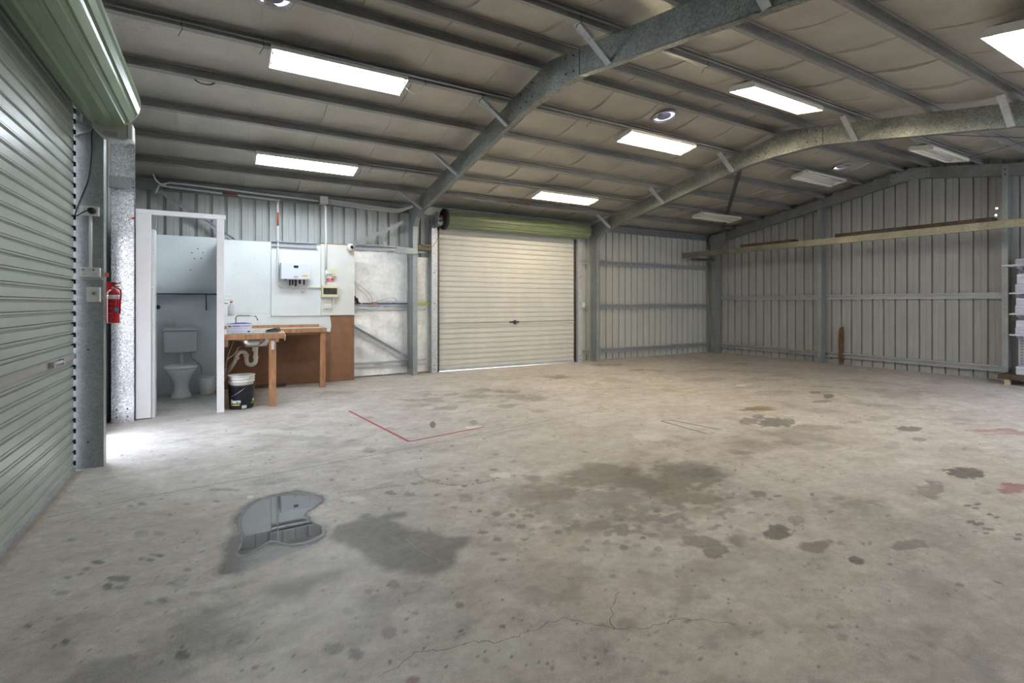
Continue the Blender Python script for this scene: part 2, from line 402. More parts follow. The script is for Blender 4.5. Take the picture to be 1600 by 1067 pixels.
# oil-stained middle: (x, y, rx, ry, strength, softness)
for b in [(1000, 775, 180, 32, .42, .14), (1075, 742, 65, 20, .78, .10), (965, 778, 60, 20, .66, .10), (1000, 760, 95, 22, .60, .12), (930, 745, 60, 14, .45, .1), (870, 790, 90, 22, .38, .14),
          (1090, 780, 32, 9, .62, .05), (1012, 793, 45, 9, .35, .08), (1090, 845, 36, 12, .66, .06), (1120, 862, 18, 11, .72, .04), (1065, 832, 40, 9, .45, .07), (1045, 822, 42, 8, .3, .08),
          (1213, 832, 19, 10, .85, .035), (1275, 853, 30, 9, .55, .06), (1335, 874, 14, 7, .85, .03), (1420, 851, 22, 8, .60, .06), (1510, 739, 28, 8, .95, .025), (1456, 765, 27, 11, .55, .035),
          (1340, 790, 50, 12, .4, .12), (1187, 771, 15, 6, .62, .05), (1245, 812, 13, 6, .45, .05), (1310, 779, 12, 5, .5, .06), (1172, 856, 18, 8, .35, .08), (1540, 770, 8, 3, .3, .05),
          (1214, 660, 26, 6, .8, .03), (1168, 657, 18, 5, .65, .05), (1185, 651, 12, 4, .7, .05), (1275, 668, 40, 6, .5, .07), (1420, 669, 22, 4.5, .75, .03), (1285, 627, 17, 2.5, .6, .04), (1294, 619, 9, 3, .9, .03),
          (1273, 613, 9, 2, .8, .03), (1376, 654, 18, 5, .35, .08), (1337, 660, 15, 3, .45, .05), (1437, 687, 13, 2.5, .5, .05), (1394, 697, 12, 5, .3, .06), (1230, 691, 50, 6, .4, .12), (1160, 708, 20, 4, .5, .06),
          (1240, 680, 25, 5, .3, .08), (1180, 640, 22, 2.5, .45, .06), (1500, 700, 40, 6, .25, .12), (1500, 662, 10, 3, .3, .05), (830, 622, 30, 4, .5, .08), (790, 612, 22, 3, .6, .05), (742, 618, 26, 4, .45, .07),
          (800, 618, 22, 3, .4, .05), (872, 589, 22, 3, .5, .05), (950, 570, 26, 1.6, .5, .05), (1000, 578, 14, 1.2, .55, .05), (1160, 568, 14, 1.2, .5, .05), (700, 636, 16, 3, .4, .08), (682, 627, 16, 2.5, .45, .06),
          (648, 625, 22, 2.2, .35, .06), (740, 660, 6, 3, .5, .05), (676, 663, 4, 5, .9, .03), (696, 655, 12, 3, .3, .06), (550, 690, 22, 8, .35, .1), (576, 703, 10, 5, .35, .08), (467, 684, 16, 4, .35, .08),
          (470, 650, 18, 4, .25, .08), (520, 614, 28, 3, .35, .08), (1005, 840, 5, 2.5, .8, .03), (970, 812, 4, 2.5, .9, .03), (900, 822, 8, 5, .7, .04), (872, 831, 6, 3.5, .75, .04), (816, 822, 7, 4, .7, .04), (826, 806, 14, 4, .7, .05),
          (950, 834, 7, 4, .55, .04), (918, 845, 6, 3, .45, .05), (998, 803, 10, 5, .5, .05), (1027, 798, 6, 3.5, .85, .03), (1065, 764, 10, 3.5, .75, .04), (1122, 780, 8, 3, .7, .04), (1140, 777, 7, 3, .6, .04), (835, 748, 12, 5, .5, .06),
          (795, 770, 14, 6, .3, .08), (860, 780, 12, 4, .45, .06), (840, 796, 10, 3, .5, .06), (926, 786, 9, 4, .6, .05), (893, 748, 11, 3, .9, .03), (862, 758, 6, 3, .7, .04), (610, 770, 12, 4, .65, .04), (638, 772, 10, 4, .5, .06),
          (725, 777, 12, 6, .4, .08), (614, 911, 10, 6, .5, .05), (575, 924, 7, 4, .45, .05), (633, 928, 5, 3, .5, .05), (718, 946, 6, 4, .55, .05), (608, 988, 13, 11, .55, .04), (556, 1021, 14, 9, .6, .04), (524, 1014, 16, 9, .45, .08),
          (544, 954, 12, 6, .3, .07), (608, 1034, 5, 4, .8, .03), (553, 979, 8, 4, .3, .05), (720, 986, 3, 2, .9, .03), (785, 978, 5, 3, .8, .03), (478, 1049, 3, 2, .9, .03), (400, 998, 3, 2, .95, .03), (358, 1001, 4, 2, .95, .03),
          (287, 1024, 12, 9, .95, .03), (283, 1010, 4, 3, .8, .03), (252, 1036, 5, 3, .8, .04), (102, 1003, 7, 4, .85, .03), (85, 1009, 4, 3, .7, .03), (44, 978, 5, 3, .8, .03), (92, 967, 7, 4, .45, .05), (96, 927, 14, 4, .5, .08),
          (152, 878, 14, 4, .75, .05), (135, 888, 6, 3, .6, .05), (182, 904, 16, 4, .7, .05), (170, 916, 7, 5, .75, .05), (188, 918, 10, 3, .6, .05), (240, 866, 12, 4, .55, .06), (236, 875, 7, 3, .6, .05), (249, 868, 6, 3, .75, .04),
          (220, 873, 6, 3, .6, .05), (105, 902, 6, 3, .6, .05), (127, 897, 5, 2, .6, .05), (293, 890, 7, 3, .6, .05), (255, 938, 9, 4, .6, .05), (232, 942, 7, 3, .4, .05), (268, 912, 9, 4, .4, .06), (305, 927, 18, 4, .4, .08),
          (222, 787, 9, 3, .6, .05), (204, 791, 5, 2, .6, .05), (338, 783, 5, 2, .55, .05), (346, 765, 22, 2.5, .5, .06), (248, 833, 10, 4, .4, .08), (220, 834, 14, 5, .3, .08), (112, 844, 7, 3, .4, .06), (1150, 1068, 20, 9, .25, .1),
          (325, 985, 45, 14, .32, .14), (250, 1010, 90, 26, .30, .2), (180, 1040, 70, 18, .25, .2), (340, 930, 50, 12, .2, .15), (80, 1040, 60, 25, .2, .2), (1180, 990, 8, 5, .45, .05), (1075, 970, 7, 4, .5, .04), (1000, 893, 10, 5, .35, .06),
          (1060, 895, 12, 6, .35, .08), (980, 975, 16, 9, .28, .12), (1319, 919, 5, 2.5, .45, .05), (1315, 995, 10, 6, .3, .08), (1588, 947, 6, 3, .7, .04), (1390, 882, 4, 2, .6, .04), (1130, 906, 4, 2, .6, .04), (1100, 933, 14, 5, .35, .07)]:
    px_blob(*b)
for x, y in ((1527, 788), (1512, 790), (1524, 794), (1547, 804), (1557, 808), (1516, 815), (1526, 819), (1533, 818), (1548, 827), (1541, 833), (1592, 835), (1590, 842)): px_blob(x, y, 6, 2, .75, .03)
# scattered drips
for i in range(420):
    x = random.uniform(150, 1590); y = 500 + 560 * random.random() ** 1.2 + 90
    if y > 1060: continue
    k = (y - 474) / 400
    px_blob(x, y, random.uniform(1.5, 7) * k + 1, random.uniform(.8, 2.8) * k + .6, random.uniform(.15, .6), random.uniform(.05, .22))
for i in range(700):
    x = random.uniform(20, 1590); y = 590 + 470 * random.random() ** .9; k = (y - 474) / 400
    px_blob(x, y, random.uniform(.6, 1.6) * k + .5, random.uniform(.4, 1.0) * k + .3, random.uniform(.4, .95), .03)
for i in range(190):
    x = random.gauss(960, 150); y = random.gauss(790, 40)
    if y < 640: continue
    k = (y - 474) / 400
    px_blob(x, y, random.uniform(2, 9) * k + 1, random.uniform(1, 4) * k + .6, random.uniform(.3, .7), .06)
def px_field(x, y, rx, ry, s, th, sc, seed, chan=None, w=.12):
    """mottled grime: thresholded noise inside a soft ellipse"""
    cx, cy = gp(x, y); ax, ay = gp(x + rx, y); bx_, by_ = gp(x, y - ry)
    ux, uy = ax - cx, ay - cy; vx, vy = bx_ - cx, by_ - cy; det = ux * vy - uy * vx
    a = ((GX - cx) * vy - (GY - cy) * vx) / det; b = (ux * (GY - cy) - uy * (GX - cx)) / det
    e = np.clip(1.15 - np.hypot(a, b), 0, 1) ** .6
    n_ = fbm(GX + seed, GY * 1.25 + seed * .7, sc, 5)
    q = np.clip((n_ * (.55 + .45 * e) - th) / w, 0, 1) * np.clip(e * 1.6, 0, 1)
    ch = dark if chan is None else chan
    ch[:] = np.maximum(ch, s * q)
px_field(1000, 765, 190, 52, .90, .40, 2.6, 11)
px_field(1030, 752, 110, 34, 1.0, .34, 3.5, 12, w=.26)
px_field(1080, 742, 70, 22, 1.0, .20, 3.0, 15, w=.35)
px_field(950, 775, 60, 16, 1.0, .28, 4.0, 16, w=.3)
px_field(1110, 850, 60, 26, .8, .42, 3.5, 13)
px_field(980, 790, 190, 48, .75, .50, 9, 23, w=.06)
px_field(860, 790, 120, 40, .55, .50, 6, 31, w=.08)
px_field(260, 1010, 230, 80, .50, .44, 3.0, 41)
px_field(330, 960, 200, 70, .40, .50, 7, 43, w=.1)
px_field(1230, 690, 180, 34, .38, .48, 2.2, 47)
px_field(760, 625, 170, 22, .50, .50, 3.0, 51, w=.08)
px_field(1050, 850, 500, 200, .30, .54, 4.5, 61, w=.1)
px_field(500, 700, 300, 60, .28, .52, 4.5, 67, w=.1)
px_field(1350, 620, 300, 40, .32, .52, 2.4, 71, w=.1)
px_field(1100, 590, 300, 20, .35, .52, 2.0, 73, w=.1)
px_field(1400, 850, 250, 120, .28, .50, 3.0, 83, w=.15)
px_field(980, 720, 260, 90, .34, .50, 2.2, 91, chan=brown, w=.2)
px_field(1200, 700, 260, 60, .40, .50, 2.4, 93, chan=brown, w=.2)
px_field(300, 830, 260, 80, .25, .50, 4, 97, chan=brown, w=.2)
px_field(350, 930, 200, 50, .5, .53, 5, 103, chan=pale, w=.12)
px_field(700, 640, 500, 60, .30, .52, 3, 107, chan=pale, w=.15)
px_field(900, 900, 700, 200, .25, .54, 5, 109, chan=pale, w=.15)
# dotted tyre print arcs
for a in range(0, 30):
    t = a / 29; px_blob(640 + 130 * t ** 1.0, 735 + 30 * math.sin(t * 2.6) - 16 * t + 6, 3.4, 1.1, .5, .03) if False else None
for t in np.linspace(0, 1, 22):
    px_blob(650 + 130 * (1 - math.cos(t * 2.2)) * .62, 733 + 34 * math.sin(t * 2.2) - 14 * t, 3.6, 1.1, .55, .03)
for t in np.linspace(0, 1, 12): px_blob(530 + 90 * t, 770 - 11 * t, 3, .9, .5, .03)
# brown and rusty marks, paint marks, pale patches; some pale ones paint in lamp glints and doorway daylight
for b in [(1190, 638, 26, 3.5, .9, .06), (960, 736, 40, 9, .45, .12), (845, 770, 55, 14, .35, .14), (840, 642, 14, 2.5, .5, .08), (1165, 690, 60, 12, .35, .15), (250, 802, 16, 4, .4, .1), (285, 792, 12, 4, .3, .1), (398, 1043, 5, 3, .8, .05),
          (450, 874, 8, 3, .5, .05), (900, 590, 60, 5, .2, .15), (1100, 700, 80, 20, .25, .2), (925, 960, 20, 5, .3, .1), (1275, 853, 30, 9, .5, .06), (590, 716, 14, 2, .35, .06), (1240, 930, 30, 6, .2, .12)]: px_blob(*b[:6], chan=brown)
for b in [(945, 764, 30, 5, .95, .05), (895, 757, 20, 6, .7, .07), (1058, 720, 12, 4, 1., .03), (782, 742, 22, 4, .8, .05), (1015, 683, 30, 6, .6, .08), (740, 668, 12, 2, 1., .05), (555, 780, 22, 5, .5, .07), (560, 865, 14, 4, .4, .08),
          (390, 776, 6, 3, .9, .04), (330, 935, 25, 9, .45, .1), (560, 700, 18, 3, .3, .1), (200, 680, 60, 12, .25, .2), (85, 880, 10, 5, .35, .1), (105, 930, 16, 6, .35, .1), (1480, 700, 30, 6, .15, .1), (1158, 602, 8, 1.5, 1., .05)]: px_blob(*b[:6], chan=pale)
for b in [(1590, 762, 26, 9, .75, .05), (1578, 757, 12, 3, .8, .05), (1560, 672, 40, 2.5, .6, .05), (1590, 676, 30, 3, .5, .05), (645, 1064, 14, 9, .7, .06), (578, 652, 9, 1.8, .5, .05)]: px_blob(*b[:6], chan=red)

fm = bpy.data.meshes.new('floor')
co = np.zeros((nx * ny, 3)); co[:, 0] = GX.ravel(); co[:, 1] = GY.ravel()
fm.vertices.add(nx * ny); fm.vertices.foreach_set('co', co.ravel())
ii, jj = np.meshgrid(np.arange(nx - 1), np.arange(ny - 1)); a0 = (jj * nx + ii).ravel()
quads = np.stack([a0, a0 + 1, a0 + nx + 1, a0 + nx], 1)
nf = len(quads)
fm.loops.add(nf * 4); fm.polygons.add(nf)
fm.loops.foreach_set('vertex_index', quads.ravel().astype(np.int32))
fm.polygons.foreach_set('loop_start', np.arange(0, nf * 4, 4, dtype=np.int32))
try: fm.polygons.foreach_set('loop_total', np.full(nf, 4, dtype=np.int32))
except Exception: pass
fm.update(calc_edges=True); fm.validate()
for nm, ar in (('dark', dark), ('brown', brown), ('wet', wet), ('pale', pale), ('red', red)):
    at = fm.attributes.new(nm, 'FLOAT', 'POINT'); at.data.foreach_set('value', ar.ravel().astype(np.float32))
def floor_material():
    m = bpy.data.materials.new('concrete'); m.use_nodes = True
    n = m.node_tree.nodes; l = m.node_tree.links; b = n['Principled BSDF']
    t = n.new('ShaderNodeTexCoord')
    def noise(s, d, mp=None):
        z = n.new('ShaderNodeTexNoise'); z.inputs['Scale'].default_value = s; z.inputs['Detail'].default_value = d
        if mp:
            q = n.new('ShaderNodeMapping'); q.inputs['Scale'].default_value = mp; q.inputs['Rotation'].default_value = (0, 0, .5)
            l.new(t.outputs['Object'], q.inputs[0]); l.new(q.outputs[0], z.inputs['Vector'])
        else: l.new(t.outputs['Object'], z.inputs['Vector'])
        return z.outputs[0]
    def ramp(src, p0, p1, c0, c1):
        r = n.new('ShaderNodeValToRGB'); r.color_ramp.elements[0].position = p0; r.color_ramp.elements[1].position = p1
        r.color_ramp.elements[0].color = (*c0, 1); r.color_ramp.elements[1].color = (*c1, 1); l.new(src, r.inputs[0]); return r.outputs[0]
    def mix(f, a, c, mode='MIX'):
        x = n.new('ShaderNodeMix'); x.data_type = 'RGBA'; x.blend_type = mode
        if isinstance(f, float): x.inputs[0].default_value = f
        else: l.new(f, x.inputs[0])
        for s, k in ((a, 6), (c, 7)):
            if isinstance(s, tuple): x.inputs[k].default_value = (*s, 1)
            else: l.new(s, x.inputs[k])
        return x.outputs[2]
    def attr(nm):
        a = n.new('ShaderNodeAttribute'); a.attribute_name = nm; return a.outputs['Fac']
    base = ramp(noise(.9, 8), .35, .68, (.535, .495, .47), (.655, .615, .59))
    base = mix(1.0, base, ramp(noise(5., 8, (1, 1.4, 1)), .3, .65, (.80, .79, .77), (1.04, 1.04, 1.03)), 'MULTIPLY')
    base = mix(1.0, base, ramp(noise(38., 5), .3, .7, (.88, .88, .87), (1.05, 1.05, 1.05)), 'MULTIPLY')
    base = mix(1.0, base, ramp(noise(160., 3), .3, .7, (.82, .82, .82), (1.12, 1.12, 1.12)), 'MULTIPLY')
    base = mix(1.0, base, ramp(noise(14., 7, (1, 1.4, 1)), .35, .65, (.88, .875, .87), (1.05, 1.05, 1.05)), 'MULTIPLY')
    base = mix(attr('pale'), base, (.72, .70, .64))
    base = mix(attr('brown'), base, (.30, .22, .13))
    dk = n.new('ShaderNodeMath'); dk.operation = 'MULTIPLY'; l.new(attr('dark'), dk.inputs[0])
    mr = n.new('ShaderNodeMapRange'); mr.inputs[1].default_value = .25; mr.inputs[2].default_value = .75; mr.inputs[3].default_value = .74; mr.inputs[4].default_value = 1.0
    l.new(noise(22., 5), mr.inputs[0]); l.new(mr.outputs[0], dk.inputs[1])
    base = mix(dk.outputs[0], base, (.10, .094, .088))
    rk = n.new('ShaderNodeMath'); rk.operation = 'MULTIPLY'; l.new(attr('red'), rk.inputs[0]); rk.inputs[1].default_value = .75
    base = mix(rk.outputs[0], base, (.24, .045, .055))
    l.new(base, b.inputs['Base Color'])
    r0 = n.new('ShaderNodeMapRange'); r0.inputs[1].default_value = .3; r0.inputs[2].default_value = .7; r0.inputs[3].default_value = .40; r0.inputs[4].default_value = .62
    l.new(noise(3., 6), r0.inputs[0])
    r1 = n.new('ShaderNodeMath'); r1.operation = 'SUBTRACT'; l.new(r0.outputs[0], r1.inputs[0]); l.new(attr('wet'), r1.inputs[1])
    r2 = n.new('ShaderNodeMath'); r2.operation = 'MAXIMUM'; l.new(r1.outputs[0], r2.inputs[0]); r2.inputs[1].default_value = .12
    l.new(r2.outputs[0], b.inputs['Roughness']); b.inputs['Specular IOR Level'].default_value = .42
    bp = n.new('ShaderNodeBump'); bp.inputs['Strength'].default_value = .12; bp.inputs['Distance'].default_value = .01
    l.new(noise(60., 4), bp.inputs['Height']); l.new(bp.outputs[0], b.inputs['Normal'])
    return m
fm.materials.append(floor_material())
floor = struct(bpy.data.objects.new('floor', fm)); COL.objects.link(floor)
slab = MB().box(XL - .06, XR + .06, YF - .06, YB + .06, -.14, -.004)
obj('slab', slab, M_GRASS, floor)
ground = struct(obj('ground', MB().box(-30, 40, -30, 40, -.30, -.16), M_GRASS))

# saw cut and cracks are thin ribbons lying in the floor
def ribbon(pts, w, jitter=0., z=.0006, n=1):
    P = []
    for i in range(len(pts) - 1):
        (x0, y0), (x1, y1) = pts[i], pts[i + 1]
        m = max(1, int(math.hypot(x1 - x0, y1 - y0) / .018)) if jitter else 1
        for k in range(m):
            t = k / m; wv = math.sin(i * 3.1 + t * 9) * jitter * .8
            P.append((x0 + (x1 - x0) * t + random.uniform(-jitter, jitter), y0 + (y1 - y0) * t + random.uniform(-jitter, jitter) + wv))
    P.append(pts[-1]); mb = MB(); vs = []
    for i, p in enumerate(P):
        a = P[max(i - 1, 0)]; b = P[min(i + 1, len(P) - 1)]; dx, dy = b[0] - a[0], b[1] - a[1]; L = math.hypot(dx, dy) or 1
        ww = w * (random.uniform(.5, 1.2) if jitter else 1)
        vs += [(p[0] - dy / L * ww / 2, p[1] + dx / L * ww / 2, z), (p[0] + dy / L * ww / 2, p[1] - dx / L * ww / 2, z)]
    return mb.add(vs, [(2 * i, 2 * i + 1, 2 * i + 3, 2 * i + 2) for i in range(len(P) - 1)])
M_CRACK = mat('crack', (.13, .12, .11), .9)
M_JOINT = mat('joint', (.19, .18, .16), .9, var=.3, vscale=6)
obj('joint', ribbon([gp(75, 808), gp(250, 772), gp(420, 742), gp(640, 700), gp(800, 668), gp(1000, 628)], .007), M_JOINT, floor)
for pts in ([(590, 1060), (650, 1020), (700, 1014), (740, 1002), (780, 1004), (830, 985), (880, 965), (960, 983), (1010, 982), (1060, 966), (1150, 975)],
            [(1120, 925), (1118, 960), (1112, 985)] if False else [(965, 925), (955, 955), (958, 985)]):
    obj('crack', ribbon([gp(*p) for p in pts], .0030, .007), M_CRACK, floor)
obj('crack', ribbon([gp(634, 842), gp(660, 862), gp(690, 878)], .003, .003), mat('pale_crack', (.42, .40, .37), .8), floor)
obj('crack', ribbon([gp(885, 775), gp(925, 764), gp(958, 760)], .006, .006), M_CRACK, floor)

# painted and taped outlines on the slab
M_TAPE = mat('red_tape', (.38, .06, .08), .6, var=.2, vscale=20)
A, B_, C_ = gp(545, 642), gp(639, 690), gp(757, 667)
D_ = gp(650, 630)
mb = MB()
for p in ((A, B_), (B_, C_)): mb.add(*[(q.v, q.f) for q in [ribbon([p[0], p[1]], .028, 0, .0012)]][0])
q = ribbon([A, D_], .008, 0, .0012); mb.add(q.v, q.f)
tag(obj('floor_tape', mb, M_TAPE), 'red taped corner outline marked on the concrete floor', 'floor marking')
mb = MB()
for p in ([gp(1033, 658), gp(1047, 656), gp(1122, 671)], [gp(1033, 658), gp(1105, 678)]):
    q = ribbon(p, .02, 0, .0012); mb.add(q.v, q.f)
tag(obj('floor_outline', mb, mat('dark_mark', (.14, .13, .12), .8, var=.3, vscale=9)), 'narrow dark rectangular outline left on the concrete near the middle of the floor', 'floor marking')

# standing water: a thin sheet with an irregular edge
def blobpoly(pts, n=6, z=.0025, inset=0.):
    P = smooth_path([(*gp(*p), 0) for p in pts] + [(*gp(*pts[0]), 0)], n)[:-1]
    mb = MB(); k = len(P); c = sum(P, Vector()) / k
    P = [c + (p - c) * (1 - inset) for p in P]
    return mb.prism([(p.x, p.y) for p in P], (0, 0, z - .0012), (1, 0, 0), (0, 1, 0), (0, 0, .0012))
M_WATER = mat('standing_water', (.07, .066, .064), .02, spec=.5, coat=.28)
def shore(m):
    n = m.node_tree.nodes; l = m.node_tree.links; b = n['Principled BSDF']
    a = n.new('ShaderNodeAttribute'); a.attribute_name = 'edge'
    r = n.new('ShaderNodeValToRGB'); r.color_ramp.elements[0].position = .25; r.color_ramp.elements[0].color = (.012,) * 3 + (1,)
    r.color_ramp.elements[1].position = 1.0; r.color_ramp.elements[1].color = (.55,) * 3 + (1,)
    l.new(a.outputs['Fac'], r.inputs[0]); l.new(r.outputs[0], b.inputs['Roughness']); l.new(r.outputs[0], b.inputs['Coat Roughness'])
shore(M_WATER)
water_px = [(368, 868), (376, 850), (376, 832), (374, 812), (392, 790), (420, 778), (458, 771), (490, 774), (502, 782), (492, 792), (478, 802), (484, 813), (504, 824), (502, 838), (470, 850), (444, 851), (425, 846), (404, 856), (385, 868)]
P_ = smooth_path([(*gp(*p), 0) for p in water_px] + [(*gp(*water_px[0]), 0)], 6)[:-1]
P_ = [p + Vector((random.uniform(-.006, .006), random.uniform(-.006, .006), 0)) for p in P_]
kk = len(P_); cc = Vector((.30, 3.22, 0)); rings = ((1.03, .0015, 1.0), (.99, .0015, .75), (.94, .0015, .4), (.86, .0015, .12), (.5, .0015, 0.))
mbw = MB(); vs = []; ed = []
for sc_, z_, e_ in rings:
    for p in P_: q = cc + (p - cc) * sc_; vs.append((q.x, q.y, z_)); ed.append(e_)
vs.append((cc.x, cc.y, .0015)); ed.append(0.)
fs = [(r * kk + i, r * kk + (i + 1) % kk, (r + 1) * kk + (i + 1) % kk, (r + 1) * kk + i) for r in range(4) for i in range(kk)] + [(4 * kk + i, 4 * kk + (i + 1) % kk, 5 * kk) for i in range(kk)]
mbw.add(vs, fs, True)
pud = tag(obj('puddle', mbw, M_WATER), 'shallow puddle of water reflecting the back wall on the concrete floor', 'puddle')
at = pud.data.attributes.new('edge', 'FLOAT', 'POINT'); at.data.foreach_set('value', ed)

# ------------------------------------------------------------------ ceiling (foil faced insulation sagging between purlins)
PUR = [.40, 1.12, 1.84, 2.56, 3.28, 3.98, 4.38, 5.05, 5.76, 6.48, 7.20, 7.92]
def ceiling_mb():
    seams = [XL, -.42, .30] + [.30 + .74 * k for k in range(1, 14)] + [XR]
    yy = []
    edges = [YF - .05] + PUR + [YB + .05]
    for i in range(len(edges) - 1):
        for k in range(12): yy.append(edges[i] + (edges[i + 1] - edges[i]) * k / 12)
    yy.append(edges[-1])
    mb = MB(); ny_ = len(yy)
    def hz(x, y, t):
        j = max(k for k in range(len(edges) - 1) if edges[k] <= y + 1e-9) if y < edges[-1] else len(edges) - 2
        w = min(1, max(0, (y - edges[j]) / (edges[j + 1] - edges[j])))
        sag = math.sin(math.pi * w) ** 1.35
        wob = math.sin(x * 2.3 + j * 1.7) * .007 + math.sin(x * 5.1 + y * 3) * .004
        return zins(y) - sag * (.026 + wob) - sag * (.020 + .010 * math.sin(j * 2.1 + x * 1.3)) * (1 - t) ** 3.5
    for i in range(len(seams) - 1):
        a, b = seams[i], seams[i + 1]; vs = []; n_ = 14
        for k in range(n_):
            t = k / (n_ - 1); x = a + (b - a) * t
            for y in yy: vs.append((x, y, hz(x, y, t)))
        mb.add(vs, [(p * ny_ + k, p * ny_ + k + 1, (p + 1) * ny_ + k + 1, (p + 1) * ny_ + k) for p in range(n_ - 1) for k in range(ny_ - 1)], True)
        if i:
            vs = []
            for y in yy: vs += [(a, y, hz(a, y, 1.0)), (a + .0005, y, hz(a, y, 0.0))]
            mb.add(vs, [(2 * k, 2 * k + 1, 2 * k + 3, 2 * k + 2) for k in range(ny_ - 1)])
    return mb
ceil = struct(obj('ceiling', ceiling_mb(), M_FOILC))
rf = MB()
for sgn in (1, -1):
    ya = YR; yb = YB + .35 if sgn > 0 else YF - .35
    P = [(XL - .2, ya, zins(ya) + .06), (XR + .2, ya, zins(ya) + .06), (XR + .2, yb, zins(yb) + .06), (XL - .2, yb, zins(yb) + .06)]
    rf.add(P + [(a, b, c + .02) for a, b, c in P], [(0, 1, 2, 3), (7, 6, 5, 4), (0, 4, 5, 1), (1, 5, 6, 2), (2, 6, 7, 3), (3, 7, 4, 0)])
struct(obj('roof', rf, M_CLAD))

# ------------------------------------------------------------------ walls
def ribs(a0, a1, pitch=.19, phase=0., depth=.045, hw=.023):
    """trapezoid pans between narrow outward ribs"""
    out = [(a0, 0)]; k = math.ceil((a0 - phase) / pitch)
    while True:
        c = phase + k * pitch
        if c + .03 > a1: break
        if c - .03 > a0:
            out += [(c - hw, 0), (c - hw + .005, depth), (c + hw - .005, depth), (c + hw, 0), (c + .09, 0), (c + .095, .003), (c + .105, .003), (c + .11, 0)]
        k += 1
    out = [p for p in out if p[0] <= a1]
    return out + [(a1, 0)]
ZE = lambda y: zins(y) + .05
bw = MB(); PB = lambda a, o, z: (a, YB + o, z)
bw.sheet(ribs(XL, 3.38, phase=-.693), PB, 0.0, ZE(YB))
bw.sheet(ribs(3.38, 6.62, phase=-.693), PB, 2.80, ZE(YB))
bw.sheet(ribs(6.62, XR, phase=-.693, hw=.015, depth=.034), PB, 0.0, ZE(YB))
wall_back = struct(obj('wall_back', bw, M_CLAD))
PG = lambda a, o, z: (XR + o, a, z)
gw = MB()
gpz = ribs(YF, YB, phase=3.045, hw=.014, depth=.034)
gw.sheet([p for p in gpz], PG, 0.0, lambda a: ZE(a))
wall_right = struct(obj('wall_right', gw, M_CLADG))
PL = lambda a, o, z: (XL - o, a, z)
lw = MB()
lw.sheet(ribs(YF, 1.10, phase=.1), PL, 0., lambda a: ZE(a))
lw.sheet(ribs(1.10, 4.86, phase=.1), PL, 2.75, lambda a: ZE(a))
lw.sheet(ribs(4.86, 5.12, phase=4.9), PL, 0., lambda a: ZE(a))
lw.sheet(ribs(5.12, 6.05, phase=.1), PL, 2.05, lambda a: ZE(a))
lw.sheet(ribs(6.05, YB, phase=.1), PL, 0., lambda a: ZE(a))
wall_left = struct(obj('wall_left', lw, M_CLAD))
PF = lambda a, o, z: (a, YF - o, z)
fw = MB()
fw.sheet(ribs(XL, 3.25, phase=0), PF, 0., ZE(YF))
fw.sheet(ribs(3.25, 6.60, phase=0), PF, 0., ZE(YF))
fw.sheet(ribs(6.60, 7.35, phase=0), PF, 0., ZE(YF))
fw.sheet(ribs(7.35, 10.55, phase=0), PF, 2.7, ZE(YF))
fw.sheet(ribs(10.55, XR, phase=0), PF, 0., ZE(YF))
wall_front = struct(obj('wall_front', fw, M_CLAD))

# ------------------------------------------------------------------ purlins
rn = math.radians(10)
slope_names = ['nearest the front eave', 'second from the front eave', 'third from the front eave', 'fourth from the front eave, two below the ridge pair', 'carrying the warm light just in front of the ridge', 'front one of the ridge pair',
               'rear one of the ridge pair', 'carrying the row of lights just behind the ridge', 'first above the rear lights row, two above it', 'midway down the back slope, just above the rear lights', 'carrying the rear row of lights low on the back slope', 'lowest on the back slope above the back wall']
slope_names[8] = 'below the rear ridge lights, first one without lights'
slope_names[9] = 'below the rear ridge lights, second one without lights'
for i, y in enumerate(PUR):
    sg = 1 if y > YR else -1
    N = Vector((0, math.sin(rn) * sg, math.cos(rn)))
    D = Vector((0, math.cos(rn), -math.sin(rn) * sg))      # toward +Y in the roof plane
    base = Vector((0, y, ztop(y) + .002))
    lab = 'galvanised roof purlin, ' + slope_names[i]
    mb = MB()
    for (a, b, e) in ((XL + .03, 3.25, 0), (2.6, 7.32, .004), (6.6, XR - .03, 0)):
        mb.csec((a, base.y, base.z + e), (b, base.y, base.z + e), N, -D, .096 - e * 2, .050, .012, .0025)
    tag(obj('roof_purlin', mb, G_PUR, loc=(5, base.y, base.z)), lab, 'purlin', 'roof purlins')
# eave purlin on the back wall
mb = MB().csec((XL + .03, YB - .02, ztop(YB) - .06), (XR - .03, YB - .02, ztop(YB) - .06), (0, 0, 1), (0, -1, 0), .15, .06, .015)
tag(obj('eave_purlin', mb, G_COL), 'deep galvanised eave beam along the top of the back wall', 'beam')

# ------------------------------------------------------------------ portal frames
def cs_rafter(y0, y1, X, bottom, top, name, label, m=G_RAF):
    """C rafter with its web at X, flanges reaching +X"""
    mb = MB(); b0, b1, t0, t1 = bottom(y0), bottom(y1), top(y0), top(y1)
    mb.prism([(y0, b0), (y1, b1), (y1, t1), (y0, t0)], (X, 0, 0), (0, 1, 0), (0, 0, 1), (.003, 0, 0))
    for f in (lambda z0, z1, s: (z0, z1, s), ):
        mb.strip([(X, y0, b0), (X, y1, b1)], (.076, 0, 0), (0, 0, .003))
        mb.strip([(X, y0, t0 - .003), (X, y1, t1 - .003)], (.076, 0, 0), (0, 0, .003))
        mb.strip([(X + .073, y0, b0), (X + .073, y1, b1)], (.003, 0, 0), (0, 0, .018))
        mb.strip([(X + .073, y0, t0 - .018), (X + .073, y1, t1 - .018)], (.003, 0, 0), (0, 0, .018))
    return tag(obj(name, mb, m), label, 'rafter', 'steel rafters')
def bolt(mb, p, axis, r=.011):
    p = Vector(p); a = Vector(axis)
    mb.tube([p, p + a * .010], r, 6)
fr_lab = ('middle frame nearest the camera', 'second frame beyond the warm lights')
